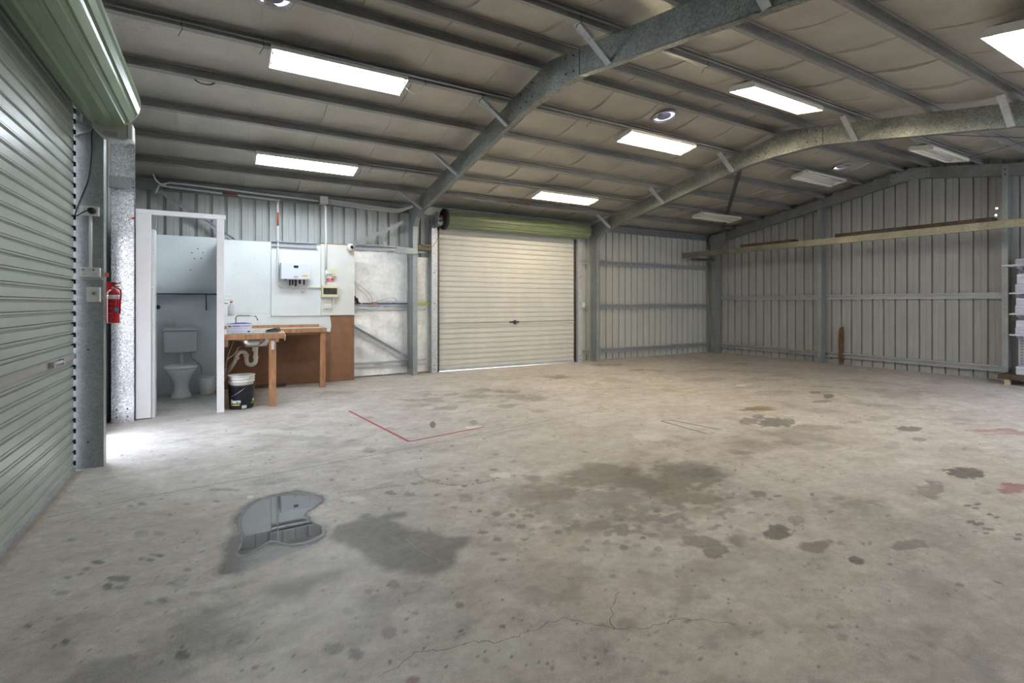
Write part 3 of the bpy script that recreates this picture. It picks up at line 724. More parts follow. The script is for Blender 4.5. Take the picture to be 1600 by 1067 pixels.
for X, lab in zip(FRAMES, fr_lab):
    cs_rafter(YR + .02, 8.345, X, zbot, ztop, 'steel_rafter', 'galvanised rafter on the back slope of the ' + lab)
    cs_rafter(-.2, YR - .02, X, zbot, ztop, 'steel_rafter', 'galvanised rafter on the front slope of the ' + lab)
    # apex bracket
    t = thing('apex_bracket', 'bolted ridge bracket joining the rafters of the ' + lab, 'bracket', (X, YR, ZBOT), 'ridge brackets')
    mb = MB()
    poly = [(YR - .50, zbot(YR - .5) + .006), (YR - .16, ZBOT - .075), (YR + .20, ZBOT - .075), (YR + .62, zbot(YR + .62) + .006), (YR + .62, ztop(YR + .62) - .004), (YR, ZT - .004), (YR - .50, ztop(YR - .5) - .004)]
    mb.prism(poly, (X - .006, 0, 0), (0, 1, 0), (0, 0, 1), (.004, 0, 0))
    mb.strip([(X - .005, YR - .50, zbot(YR - .5) + .001), (X - .005, YR - .16, ZBOT - .078), (X - .005, YR + .20, ZBOT - .078), (X - .005, YR + .62, zbot(YR + .62) + .001)], (.085, 0, 0), (0, 0, .004))
    obj('plate', mb, G_RAF, t)
    mb = MB()
    for dy in (-.42, -.30, .30, .42, .54):
        for dz in (.05, .20): bolt(mb, (X - .016, YR + dy, zbot(YR + dy) + dz), (1, 0, 0), .009)
    pieces('bolt', mb, M_DARK, t)
    # back column with knee bracket
    t = thing('steel_column', 'galvanised column on the back wall carrying the ' + lab, 'column', (X, 8.45, 0), 'back wall columns')
    mb = MB().csec((X, 8.35, 0.0), (X, 8.35, 2.93), (0, 1, 0), (1, 0, 0), .205, .080, .018, .004)
    obj('post', mb, G_COL, t)
    mb = MB()
    poly = [(7.98, zbot(7.98)), (8.20, zbot(8.2) - .03), (8.34, zbot(8.34) - .14), (8.345, 2.30), (8.56, 2.30), (8.56, ztop(8.56) - .004), (7.98, ztop(7.98) - .004)]
    mb.prism(poly, (X - .006, 0, 0), (0, 1, 0), (0, 0, 1), (.004, 0, 0))
    mb.strip([(X - .004, 7.98, zbot(7.98)), (X - .004, 8.20, zbot(8.2) - .03), (X - .004, 8.34, zbot(8.34) - .14), (X - .004, 8.344, 2.30)], (.086, 0, 0), (0, -.003, 0))
    obj('knee_plate', mb, G_COL, t)
    mb = MB()
    for z in (.06, .12): bolt(mb, (X + .04, 8.341, z), (0, 1, 0)); bolt(mb, (X - .008, 8.40, z), (1, 0, 0)); bolt(mb, (X - .008, 8.50, z), (1, 0, 0))
    for y in (8.08, 8.2, 8.4, 8.5):
        bolt(mb, (X - .014, y, 2.74), (1, 0, 0))
    pieces('bolt', mb, M_STEEL, t)
    # front column, beside the front openings
    mb = MB().csec((X, -.22, 0), (X, -.22, 2.90), (0, 1, 0), (1, 0, 0), .205, .080, .018, .004)
    tag(obj('steel_column', mb, G_COL), 'galvanised column on the open front side carrying the ' + lab, 'column', 'front columns')
# fly braces: thin straps from the purlin to the bottom of the rafter
def fly(X, y, lab, rev=1):
    dy = .30
    p1 = Vector((X - .03, y - .0, ztop(y) + .02)); p0 = Vector((X - .008, y, zbot(y) + .015))
    p1 = Vector((X - .36 * rev, y, ztop(y) - .002)); p0 = Vector((X + .004, y + .02, zbot(y) + .004))
    d = (p1 - p0).normalized(); U = Vector((0, 1, 0)); W = d.cross(U).normalized()
    mb = MB(); poly = [(-.032, 0), (.032, 0), (.032, .003), (-.029, .003), (-.029, .03), (-.032, .03)]
    mb.prism(poly, p0, U, W * -1, (p1 - p0))
    c = p0.lerp(p1, .62); mb.tube([c - W * .004, c + W * .008], .008, 8)
    tag(obj('fly_brace', mb, G_GIRT, loc=p0), lab, 'brace', 'angled straps from purlins to rafters')
for y, l in ((3.28, 'front slope just past the ridge'), (5.05, 'second purlin behind the ridge'), (6.48, 'middle of the back slope'), (7.92, 'low end above the column'), (1.84, 'front slope near the top of the picture')):
    fly(FRAMES[0], y, 'angled steel strap bracing the near middle rafter, ' + l)
for y, l in ((2.0 - .16, 'far front slope at right'), (3.28, 'front slope just past the ridge'), (5.05, 'first purlin behind the ridge'), (6.48, 'middle of the back slope'), (7.92, 'low end above the column')):
    fly(FRAMES[1], y, 'angled steel strap bracing the far middle rafter, ' + l)

# gable frame at the right
XG = 10.80
cs_rafter(YR, 8.60, XG, lambda y: ZBOT + .05 - K * abs(y - YR), ztop, 'steel_rafter', 'galvanised rafter along the back slope of the right gable wall', G_GAB)
cs_rafter(-.2, YR, XG, lambda y: ZBOT + .05 - K * abs(y - YR), ztop, 'steel_rafter', 'galvanised rafter along the front slope of the right gable wall', G_GAB)
mb = MB().box(XG - .006, XG - .002, YR - .25, YR + .35, ZBOT + .03, ZT - .06)
t = thing('apex_bracket', 'ridge bracket of the rafters on the right gable wall', 'bracket', (XG, YR, ZBOT), 'ridge brackets'); obj('plate', mb, G_COL, t)
mb = MB(); [bolt(mb, (XG - .016, YR + d, ZBOT + .12), (1, 0, 0)) for d in (-.2, -.1, .1, .2, .3)]; pieces('bolt', mb, M_STEEL, t)
def gable_post(y, lab, ztopv):
    t = thing('gable_column', lab, 'column', (XG, y, 0), 'right wall columns')
    obj('post', MB().csec((XG - .01, y, 0), (XG - .01, y, ztopv), (1, 0, 0), (0, 1, 0), .15, .076, .016, .003), G_COL, t)
    mb = MB()
    for z in (.05, .11): bolt(mb, (XG - .018, y + .035, z), (1, 0, 0)); 
    for z in (ztopv - .08, ztopv - .16): bolt(mb, (XG - .018, y + .035, z), (1, 0, 0))
    pieces('bolt', mb, M_DARK, t)
gable_post(5.79, 'galvanised column standing in the middle of the right wall panels', ZBOT + .22 - K * 1.6)
gable_post(2.93, 'galvanised column on the right wall beside the white shelves', ZBOT + .24 - K * 1.3)
t = thing('corner_column', 'galvanised corner column where back wall meets right wall', 'column', (XG, 8.4, 0), 'right wall columns')
obj('post', MB().csec((XG - .03, 8.36, 0), (XG - .03, 8.36, 2.9), (1, 0, 0), (0, 1, 0), .2, .08, .016, .004), G_COL, t)
mb = MB().prism([(8.36, 2.45), (8.05, 2.84), (8.05, 3.0), (8.5, 2.95), (8.5, 2.45)], (XG - .04, 0, 0), (0, 1, 0), (0, 0, 1), (.006, 0, 0)); obj('knee_plate', mb, G_COL, t)
mb = MB(); [bolt(mb, (XG - .045, 8.42, z), (1, 0, 0), .012) for z in (2.50, 2.58, 2.66, .06, .12)]; pieces('bolt', mb, M_STEEL, t)

# girts
def girt(p0, p1, z, lab, nrm, m=G_GIRT):
    p0 = Vector(p0); p1 = Vector(p1)
    mb = MB().csec(p0 + Vector((0, 0, z - .05)), p1 + Vector((0, 0, z - .05)), (0, 0, 1), nrm, .10, .064, .024, .0025)
    tag(obj('wall_girt', mb, m, loc=(p0 + p1) / 2 + Vector((0, 0, z))), lab, 'girt', 'horizontal wall girts')
yg = YB - .012
for z, l in ((.20, 'lowest'), (1.185, 'middle'), (2.15, 'upper')):
    girt((1.90, yg, 0), (3.20, yg, 0), z + (.055 if z > 2 else 0), l + ' galvanised wall rail behind the first back column, left of the roller door', (0, -1, 0))
    girt((6.68, yg, 0), (6.92, yg, 0), z, l + ' short rail between the roller door and the second back column', (0, -1, 0))
    girt((7.02, yg, 0), (10.78, yg, 0), z, l + ' galvanised wall rail on the back wall right of the roller door', (0, -1, 0))
xg = XR - .012
for z, l in ((.19, 'lowest'), (1.38, 'middle')):
    girt((xg, -.2, 0), (xg, 2.90, 0), z, l + ' galvanised rail on the right wall behind the shelves', (-1, 0, 0))
    girt((xg, 3.02, 0), (xg, 5.78, 0), z, l + ' galvanised rail on the right wall between its two columns', (-1, 0, 0))
    girt((xg, 5.88, 0), (xg, 8.58, 0), z, l + ' galvanised rail on the right wall next to the back corner', (-1, 0, 0))
girt((-.9, yg, 0), (1.85, yg, 0), 2.16, 'galvanised rail behind the top of the white boards', (0, -1, 0))

# bracing on the back wall
def brace(p0, p1, lab, w=.06):
    p0, p1 = Vector(p0), Vector(p1); d = (p1 - p0).normalized(); V = Vector((0, 1, 0)).cross(d).normalized()
    mb = MB().csec(p0 - V * w / 2, p1 - V * w / 2, V, (0, -1, 0), w, .03, .01, .0025)
    tag(obj('wall_brace', mb, G_GIRT, loc=(p0 + p1) / 2), lab, 'brace', 'diagonal braces on the back wall')
brace((1.92, 8.55, 2.23), (2.86, 8.55, 2.72), 'diagonal galvanised brace rising to the column above the foil panel')
brace((1.90, 8.55, .86), (2.86, 8.55, .28), 'diagonal galvanised brace falling to the column across the lower foil panel')
brace((-.78, 8.55, 2.86), (.30, 8.55, 2.10), 'diagonal galvanised brace above the toilet cubicle')
mb = MB().csec((2.57, 8.295, 2.10), (2.935, 8.295, 2.10), (0, 0, 1), (0, 1, 0), .10, .05, .014)
tag(obj('bracing_channel', mb, G_COL), 'short bright channel joining the upper rail to the column left of the roller door', 'channel')
mb = MB().csec((-.99, 6.50, 2.44), (-.80, 6.50, 2.44), (0, 0, 1), (0, 1, 0), .12, .06, .014)
tag(obj('header_channel', mb, G_COL), 'short channel crossing the lit column beside the toilet cubicle', 'channel')

# foil blanket on the back wall, slightly quilted
def foil(x0, x1, z0, z1, ybase, rails):
    mb = MB(); vs = []; nxx, nz = 26, 60
    for i in range(nxx + 1):
        for j in range(nz + 1):
            x = x0 + (x1 - x0) * i / nxx; z = z0 + (z1 - z0) * j / nz
            r = min(abs(z - q) for q in rails); b = .018 * (1 - math.exp(-(r / .22) ** 2))
            b += .006 * math.sin(x * 21 + z * 3) + .006 * math.sin(z * 17 + x * 9) + random.uniform(-.0015, .0015)
            vs.append((x, ybase - b, z))
    mb.add(vs, [(i * (nz + 1) + j, (i + 1) * (nz + 1) + j, (i + 1) * (nz + 1) + j + 1, i * (nz + 1) + j + 1) for i in range(nxx) for j in range(nz)], True)
    return mb
tag(obj('foil_blanket', foil(1.89, 2.86, .02, 2.18, YB - .032, (.2, 1.185, 2.205)), M_FOILW), 'wide silver foil insulation blanket on the wall left of the first back column', 'insulation', 'silver wall insulation')
tag(obj('foil_blanket', foil(2.96, 3.27, .02, 2.08, YB - .032, (.2, 1.185, 2.15)), M_FOILW), 'narrow silver foil strip between the first back column and the roller door', 'insulation', 'silver wall insulation')

# ------------------------------------------------------------------ roller doors
def slats(z0, z1, pitch):
    out = []; z = z0
    while z < z1:
        out += [(z, 0), (z + pitch * .60, .0), (z + pitch * .66, .013), (z + pitch * .74, .013), (z + pitch * .82, -.004), (z + pitch * .92, -.004), (z + pitch * .97, .010)]; z += pitch
    return [p for p in out if p[0] < z1] + [(z1, 0)]
def drum_prof(R, n=22, a=.006):
    out = []
    for k in range(n):
        b = 2 * math.pi / n * k
        for t, r in ((0, R), (.55, R), (.68, R - a * 1.3), (.88, R - a * 1.3)):
            ang = b + 2 * math.pi / n * t; out.append((r * math.cos(ang), r * math.sin(ang)))
    return out
# back door
d1 = thing('door_1', 'closed off-white roller door in the back wall with green drum', 'roller door', (5.0, 8.6, 0)); struct(d1)
DX0, DX1 = 3.44, 6.52
mb = MB(); vs = []; S = slats(.035, 2.72, .0965)
for z, o in S: vs += [(DX0, 8.60 + o, z), (DX1, 8.60 + o, z)]
mb.add(vs, [(2 * i, 2 * i + 1, 2 * i + 3, 2 * i + 2) for i in range(len(S) - 1)])
obj('curtain', mb, M_CURT, d1)
obj('bottom_rail', MB().prism([(DX0, .016), (DX1, .004), (DX1, .055), (DX0, .06)], (0, 8.585, 0), (1, 0, 0), (0, 0, 1), (0, .03, 0)), G_GIRT, d1)
mb = MB().box(DX0, DX1, 8.582, 8.597, .845, .862); mb.box(DX0, DX1, 8.582, 8.597, .90, .915); pieces('lock_bar', mb, M_CURT, d1)
mb = MB().box(4.93, 5.13, 8.56, 8.598, .868, .894); mb.tube([(4.98, 8.55, .881), (5.08, 8.55, .881)], .012, 8); mb.box(5.02, 5.05, 8.53, 8.56, .84, .92); obj('lock_handle', mb, M_DARK, d1)
mb = MB().prism(drum_prof(.165, 11, .016), (3.52, 8.425, 2.765), (0, 1, 0), (0, 0, 1), (3.20, 0, 0)); obj('drum', mb, M_GREEN2, d1)
obj('drum_wheel', MB().lathe([(.185, 0), (.19, .01), (.19, .05), (.185, .06), (.15, .062), (.15, .03), (.05, .03), (.05, .07)], (3.45, 8.425, 2.765), 40, axis='X'), M_BLACK, d1)
mb = MB().box(3.30, 3.46, 8.40, 8.45, 2.74, 2.79); mb.box(3.31, 3.318, 8.28, 8.58, 2.60, 2.84); obj('drum_bracket', mb, G_COL, d1)
obj('spring_mark', MB().tube([(3.37, 8.38, 2.80), (3.42, 8.38, 2.80)], .02, 10), M_RUST, d1)
mb = MB().box(3.36, 3.445, 8.575, 8.625, 0, 2.66); obj('guide', mb, M_DARK, d1)
mb = MB().box(6.515, 6.56, 8.575, 8.625, 0, 2.62); obj('guide', mb, M_DARK, d1)
mb = MB().tube([(6.72, 8.425, 2.765), (6.86, 8.425, 2.765)], .02, 10); mb.box(6.76, 6.766, 8.30, 8.58, 2.62, 2.84); obj('drum_bracket', mb, G_COL, d1)
for x0, x1, l in ((3.27, 3.38, 'speckled galvanised door post left of the back roller door'), (6.56, 6.66, 'galvanised door post right of the back roller door')):
    t = thing('door_jamb', l, 'door post', (x0, 8.5, 0), 'roller door posts')
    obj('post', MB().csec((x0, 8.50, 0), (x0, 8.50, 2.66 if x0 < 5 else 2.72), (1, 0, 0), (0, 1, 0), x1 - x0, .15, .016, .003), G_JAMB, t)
    mb = MB(); [bolt(mb, (x0 + .05, 8.49, z), (0, 1, 0), .009) for z in (.06, .14, 1.15, 1.25, 1.8)]; pieces('bolt', mb, M_DARK, t)
# lintel above the back door drum
tag(obj('door_header', MB().csec((3.38, 8.66, 2.735), (6.90, 8.66, 2.735), (0, 0, 1), (0, -1, 0), .11, .05, .014), G_COL), 'galvanised header above the back roller door drum', 'beam')
# side door
d2 = thing('door_2', 'large closed pale roller door in the left wall with green drum overhead', 'roller door', (XL, 3.0, 0)); struct(d2)
LX = -.935; LY0, LY1 = 1.12, 4.80
mb = MB(); vs = []; S = slats(.03, 2.72, .0785)
for z, o in S: vs += [(LX - o, LY1, z), (LX - o, LY0, z)]
mb.add(vs, [(2 * i, 2 * i + 1, 2 * i + 3, 2 * i + 2) for i in range(len(S) - 1)])
obj('curtain', mb, M_CURTL, d2)
obj('bottom_rail', MB().box(LX - .015, LX + .012, LY0, LY1, .012, .05), G_GIRT, d2)
obj('lock_bar', MB().box(LX + .001, LX + .014, LY0, 4.78, .845, .885), mat('worn_bar', (.36, .34, .36), .5), d2)
mb = MB().tube([(LX + .03, 4.10, .868), (LX + .03, 4.40, .868)], .010, 8); mb.box(LX + .012, LX + .04, 4.12, 4.15, .85, .885); mb.box(LX + .012, LX + .04, 4.35, 4.38, .85, .885); obj('lock_handle', mb, M_PLASTG, d2)
mb = MB().prism(drum_prof(.205, 15, .010), (-.735, .9, 2.775), (1, 0, 0), (0, 0, 1), (0, 3.86, 0)); obj('drum', mb, M_GREEN, d2)
mb = MB().lathe([(.02, 0), (.198, 0), (.203, .006), (.198, .012), (.02, .012)], (-.735, 4.765, 2.775), 40, axis='Y'); obj('drum_end', mb, mat('drum_edge', (.45, .36, .25), .6), d2)
mb = MB(); 
for k in range(34): mb.box(LX - .02, LX + .012, 4.80, 4.812, .06 + k * .0785, .092 + k * .0785)
mb.box(LX - .03, LX - .022, 4.795, 4.86, 0, 2.7); obj('guide', mb, M_BLACK, d2)
t = thing('floor_rebate', 'raised pinkish concrete edge strip under the left roller door', 'door sill', (-.9, 3, 0))
obj('edge', MB().prism([(-1.03, 0), (-.885, 0), (-.90, .011), (-1.03, .011)], (0, 1.1, .0008), (1, 0, 0), (0, 0, 1), (0, 3.72, 0)), mat('sill', (.30, .26, .23), .8, var=.15, vscale=12), t)
# the side-door post with its electrical gear
t = thing('door_post', 'wide galvanised post at the end of the left roller door carrying power outlets', 'column', (-.86, 4.93, 0), 'left wall columns')
DOORPOST = t
obj('post', MB().csec((-.955, 4.90, 0), (-.955, 4.90, 2.72), (1, 0, 0), (0, 1, 0), .178, .10, .018, .004), G_COL, t)
mb = MB().prism([(-.95, 2.50), (-.79, 2.58), (-.79, 2.60), (-.95, 2.52)], (0, 4.88, 0), (1, 0, 0), (0, 0, 1), (0, .02, 0)); obj('diagonal_stiffener', mb, G_GIRT, t)
mb = MB(); [mb.lathe([(.007, 0), (.007, .004), (0, .004)], (-.87, 4.897, z), 8, axis='Y') for z in (.2, .9)]; pieces('bolt_head', mb, M_DARK, t)
YP = 4.897
def wall_box(x0, x1, z0, z1, y, dep, m, name='case', parent=None, bev=.004):
    return obj(name, MB().box(x0, x1, y - dep, y, z0, z1), m, parent, bevel=bev)
t = thing('power_outlet', 'upper white power outlet on the door post with black plug in it', 'power outlet', (-.855, YP, 1.95), 'outlets on the door post')
wall_box(-.912, -.800, 1.912, 1.982, YP, .035, M_PLAST, 'case', t)
mb = MB(); mb.lathe([(.022, -.045), (.024, -.02), (.024, 0)], (-.838, YP - .035, 1.945), 16, axis='Y'); obj('plug', mb, M_BLACK, t)
mb = MB().box(-.90, -.886, YP - .041, YP - .034, 1.955, 1.972); obj('switch', mb, M_PLAST, t)
tag(obj('conduit', MB().tube([(-.852, YP - .012, 1.912), (-.852, YP - .012, 1.522)], .0105, 10), M_PLAST), 'short vertical white conduit between the two outlets on the door post', 'conduit', 'white conduits')
t = thing('power_outlet', 'lower double power outlet on the door post under the conduit', 'power outlet', (-.85, YP, 1.48), 'outlets on the door post')
wall_box(-.915, -.792, 1.448, 1.520, YP, .045, M_PLAST, 'case', t)
wall_box(-.905, -.780, 1.428, 1.450, YP, .022, M_PLASTG, 'backing_block', t)
mb = MB(); [mb.box(x, x + .012, YP - .051, YP - .044, 1.495, 1.510) for x in (-.895, -.835)]; [mb.box(x, x + .003, YP - .046, YP - .044, 1.465, 1.478) for x in (-.890, -.876, -.830, -.816)]; pieces('switch', mb, M_LTEXT, t)
t = thing('isolator_switch', 'square white isolator box lowest on the door post', 'switch', (-.83, YP, 1.31), 'outlets on the door post')
wall_box(-.873, -.792, 1.262, 1.372, YP, .04, M_PLAST, 'case', t)
obj('knob', MB().lathe([(.012, -.014), (.012, 0)], (-.825, YP - .04, 1.325), 12, axis='Y'), M_LTEXT, t)
tag(obj('power_cable', MB().tube(smooth_path([(-.838, YP - .08, 1.945), (-.87, YP - .08, 1.935), (-.93, YP - .05, 1.90), (-.935, YP - .02, 1.94), (-.905, YP - .012, 2.05), (-.862, YP - .012, 2.2), (-.845, YP - .012, 2.4), (-.842, YP - .02, 2.55), (-.80, YP - .03, 2.60)], 6), .0045, 6), M_BLACK), 'black cable running up the door post from plug to door motor', 'cable')
t = thing('door_motor', 'grey roller door motor unit below the drum end at the post top', 'motor', (-.70, 4.86, 2.58))
mb = MB().prism([(-.835, 2.625), (-.83, 2.56), (-.79, 2.52), (-.735, 2.495), (-.64, 2.492), (-.615, 2.505), (-.612, 2.615), (-.66, 2.632)], (0, 4.80, 0), (1, 0, 0), (0, 0, 1), (0, .12, 0)); obj('housing', mb, M_PLASTG, t, bevel=.012)
mb = MB().box(-.615, -.585, 4.79, 4.92, 2.505, 2.625); obj('end_cap', mb, M_PLAST, t, bevel=.004)
mb = MB().box(-.765, -.68, 4.795, 4.802, 2.515, 2.548); obj('label_panel', mb, M_LTEXT, t)
tag(obj('motor_bracket', MB().box(-.97, -.90, 4.82, 4.90, 2.60, 2.68), G_COL), 'small galvanised bracket behind the left door drum', 'bracket')
# fire extinguisher hung on the far side of the post
t = thing('fire_extinguisher', 'red fire extinguisher with white band hung beside the door post', 'fire extinguisher', (-.735, 5.02, 1.1))
ec = (-.735, 5.02)
obj('cylinder', MB().lathe([(.0, .0), (.036, .0), (.040, .006), (.040, .232), (.036, .248), (.024, .262), (.013, .268), (.0, .268)], (*ec, 1.095), 28), M_RED, t)
obj('white_band', MB().lathe([(.0405, .19), (.0405, .222)], (*ec, 1.095), 28), M_PLAST, t)
mb = MB().tube([(*ec, 1.363), (*ec, 1.385)], .011, 10); obj('valve', mb, M_STEEL, t)
mb = MB().prism([(-.02, 0), (.045, .02), (.05, .028), (-.02, .012)], (-.735, 5.012, 1.39), (1, 0, 0), (0, 0, 1), (0, .016, 0)); mb.prism([(-.02, -.012), (.04, -.008), (.04, -.002), (-.02, -.004)], (-.735, 5.012, 1.39), (1, 0, 0), (0, 0, 1), (0, .016, 0)); obj('lever', mb, M_RED, t)
obj('hose', MB().tube(smooth_path([(-.72, 5.01, 1.375), (-.685, 4.99, 1.35), (-.688, 4.985, 1.25), (-.69, 4.985, 1.17)], 5), .006, 8), M_RED, t)
mb = MB().box(-.722, -.697, 4.974, 4.984, 1.185, 1.215); obj('blue_tag', mb, M_BLUE, t)
_pm = mat('pink_print', (.6, .2, .2), .5)
for z in (1.17, 1.21, 1.245): obj('print_line', MB().box(-.765, -.735, 4.976, 4.980, z, z + .004), _pm, t)
tag(obj('wall_bracket', MB().box(-.79, -.73, 5.055, 5.062, 1.15, 1.42), M_RED), 'red hanging bracket behind the extinguisher', 'bracket')
obj('orange_tag', MB().box(-.776, -.752, 4.93, 4.945, 1.455, 1.487), M_ORANGE, DOORPOST)
# lit column and cladding behind
t = thing('wall_column', 'galvanised column catching bright daylight beside the toilet cubicle', 'column', (-.88, 6.6, 0), 'left wall columns')
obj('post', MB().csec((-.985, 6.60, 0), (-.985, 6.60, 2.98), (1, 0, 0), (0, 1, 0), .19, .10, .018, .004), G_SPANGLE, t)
mb = MB(); [bolt(mb, (x, 6.592, z), (0, 1, 0), .008) for x in (-.94, -.85) for z in (.06, .14)]; pieces('bolt', mb, M_DARK, t)
tag(obj('door_catch', MB().prism([(-.02, 0), (.02, 0), (.008, .02), (-.008, .02)], (-.80, 6.585, 2.14), (1, 0, 0), (0, 0, 1), (0, .01, 0)), M_RED), 'small red catch near the top of the lit column', 'catch')
# doorway frame in the left wall
mb = MB().box(XL - .02, XL + .04, 5.08, 5.13, 0, 2.08); mb.box(XL - .02, XL + .04, 6.03, 6.08, 0, 2.08); mb.box(XL - .02, XL + .04, 5.08, 6.08, 2.03, 2.08)
tag(obj('door_frame', mb, G_COL), 'side doorway frame in the left wall behind the door post', 'door frame')

# ------------------------------------------------------------------ toilet cubicle
YC = 6.66
def paintboard(x0, x1, y0, y1, z0, z1, lab, m=M_WPOST, name='cubicle_post', grp='white cubicle posts'):
    t = thing(name, lab, 'post', ((x0 + x1) / 2, (y0 + y1) / 2, z0), grp)
    obj('board', MB().box(x0, x1, y0, y1, z0, z1), m, t, bevel=.003); return t
t = paintboard(-.787, -.655, YC, YC + .045, .012, 2.225, 'wide white painted post at the left of the toilet doorway')
mb = MB(); [mb.lathe([(.011, -.004), (.011, 0)], (-.648, YC + .02, z), 10, axis='Y') for z in (.62, .98, 1.42, 1.80)]; pieces('screw_cap', mb, M_PLAST, t)
paintboard(-.655, -.625, YC + .046, YC + .22, .0, 2.06, 'narrow white door stop just inside the left toilet doorpost', M_WPANEL)
t = paintboard(-.040, .034, YC, YC + .045, 0., 2.215, 'slim white painted post at the right of the toilet doorway')
t = thing('cubicle_header', 'white beam across the top of the toilet doorway', 'beam', (-.38, YC, 2.23))
obj('board', MB().box(-.787, .050, YC - .004, YC + .045, 2.215, 2.265), M_WPOST, t, bevel=.002)
def panel(name, lab, mb, m, grp=None, bev=0.): return tag(obj(name, mb, m, bevel=bev), lab, 'wall panel', grp)
panel('partition_panel', 'white partition between toilet cubicle and sink bench', MB().box(-.012, .012, YC + .045, 8.34, 0, 2.16), M_WPANEL, 'white wall panels')
panel('partition_panel', 'white lining on the left inside of the toilet cubicle', MB().box(-.80, -.78, YC + .045, 8.34, 0, 2.17), M_WPANEL, 'white wall panels')
t = thing('back_board', 'white board behind the toilet with a few drill holes', 'wall panel', (-.4, 8.35, 0), 'white wall panels')
obj('board', MB().box(-.78, -.013, 8.345, 8.365, 0, 2.19), M_WPANEL, t)
mb = MB(); [mb.lathe([(.008, -.003), (.008, 0)], (x, 8.344, z), 8, axis='Y') for x, z in ((-.35, 1.96), (-.28, 2.02), (-.22, 1.97), (-.24, 1.89), (-.32, 1.88), (-.37, 1.72))]; pieces('drill_hole', mb, M_DARK, t)
# shelf in the cubicle
t = thing('wall_shelf', 'thin dark-edged shelf on a bracket above the toilet', 'shelf', (-.4, 8.25, 1.39))
obj('board', MB().box(-.775, -.02, 8.16, 8.34, 1.372, 1.388), mat('shelf_dark', (.03, .035, .06), .5), t)
mb = MB().box(-.183, -.170, 8.17, 8.20, 1.150, 1.372); mb.prism([(8.17, 1.35), (8.34, 1.16), (8.34, 1.18), (8.19, 1.37)], (-.18, 0, 0), (0, 1, 0), (0, 0, 1), (.01, 0, 0)); obj('bracket', mb, mat('bracket_blue', (.02, .03, .09), .5), t)
tag(obj('roll_holder', MB().lathe([(.02, -.06), (.027, -.055), (.027, 0)], (-.735, 8.34, 1.20), 16, axis='Y'), M_DARK), 'small dark toilet roll holder on the cubicle wall', 'holder')
# toilet
t = thing('toilet', 'white ceramic toilet with grey plastic cistern above', 'toilet', (-.46, 7.95, 0))
obj('pan', MB().lathe([(.12, 0), (.128, .012), (.122, .04), (.095, .10), (.088, .16), (.100, .22), (.135, .29), (.172, .35), (.190, .385), (.192, .398), (.17, .400)], (-.455, 7.93, 0), 36, sx=.93, sy=1.12, off=[(0, .04), (0, .04), (0, .04), (0, .05), (0, .05), (0, .04), (0, .02), (0, 0), (0, 0), (0, 0), (0, 0)]), M_CERAM, t)
sq = obj('seat_lid', MB().lathe([(0, .0), (.19, .0), (.198, .008), (.198, .022), (.185, .032), (0, .036)], (-.455, 7.925, .402), 36, sx=.95, sy=1.15), M_PLAST, t)
t2 = obj('cistern', MB().prism([(-.178, 0), (.178, 0), (.186, .02), (.192, .30), (-.192, .30), (-.186, .02)], (-.475, 8.17, .575), (1, 0, 0), (0, 0, 1), (0, .165, 0)), M_CIST, t, bevel=.03)
obj('cistern_lid', MB().box(-.675, -.275, 8.155, 8.342, .876, .918), M_CIST, t2, bevel=.012)
obj('flush_button', MB().lathe([(.03, 0), (.03, .008), (0, .01)], (-.475, 8.25, .918), 18), M_CIST, t2)
obj('flush_pipe', MB().tube([(-.46, 8.24, .58), (-.46, 8.24, .46), (-.46, 8.20, .38)], .026, 14), M_PLAST, t)
obj('water_hose', MB().tube(smooth_path([(-.36, 8.26, .575), (-.35, 8.26, .49), (-.29, 8.27, .43), (-.24, 8.30, .36), (-.235, 8.32, .26)], 6), .006, 8), M_CHROME, t)
t = thing('waste_bin', 'small white ribbed waste bin beside the toilet', 'bin', (-.155, 8.15, 0))
obj('body', MB().lathe([(.088, 0), (.092, .004), (.115, .235), (.112, .235), (.090, .01), (0, .01)], (-.155, 8.15, 0), 30), M_PLAST, t)
obj('rim', MB().lathe([(.114, .225), (.122, .228), (.122, .242), (.112, .245)], (-.155, 8.15, 0), 30), M_PLAST, t)
mb = MB()
for k in range(18):
    a = 2 * math.pi * k / 18; mb.tube([(-.155 + .0955 * math.cos(a), 8.15 + .0955 * math.sin(a), .03), (-.155 + .1135 * math.cos(a), 8.15 + .1135 * math.sin(a), .20)], .003, 5)
obj('ribs', mb, M_PLAST, t)

# ------------------------------------------------------------------ boards behind the bench
YW = 8.36
panel('wall_board', 'white painted board above the sink, left of the inverter panel', MB().box(.012, .652, YW - .012, YW, 1.10, 2.172), M_WPANEL, 'white wall panels')
panel('wall_board', 'low white painted strip above the bench top', MB().prism([(.012, .80), (1.507, .80), (1.52, .9), (1.50, 1.055), (.652, 1.055), (.652, 1.097), (.012, 1.097)], (0, YW - .012, 0), (1, 0, 0), (0, 0, 1), (0, .012, 0)), M_WPANEL, 'white wall panels')
t = thing('inverter_board', 'raised white panel carrying the inverter and switchboard', 'wall panel', (1.27, YW, 1.06), 'white wall panels')
obj('left_sheet', MB().box(.655, 1.358, YW - .030, YW, 1.058, 2.155), M_WPANEL, t)
obj('right_sheet', MB().box(1.362, 1.877, YW - .027, YW, 1.062, 2.185), mat('cream_white_board', (.72, .72, .69), .6, var=.03), t)
obj('top_channel', MB().csec((.66, YW - .028, 2.105), (1.30, YW - .028, 2.105), (0, 0, 1), (0, -1, 0), .085, .04, .012), G_GIRT, t)
obj('timber_edge', MB().box(1.37, 1.80, YW - .02, YW, 2.187, 2.203), mat('raw_edge', (.35, .20, .09), .7), t)
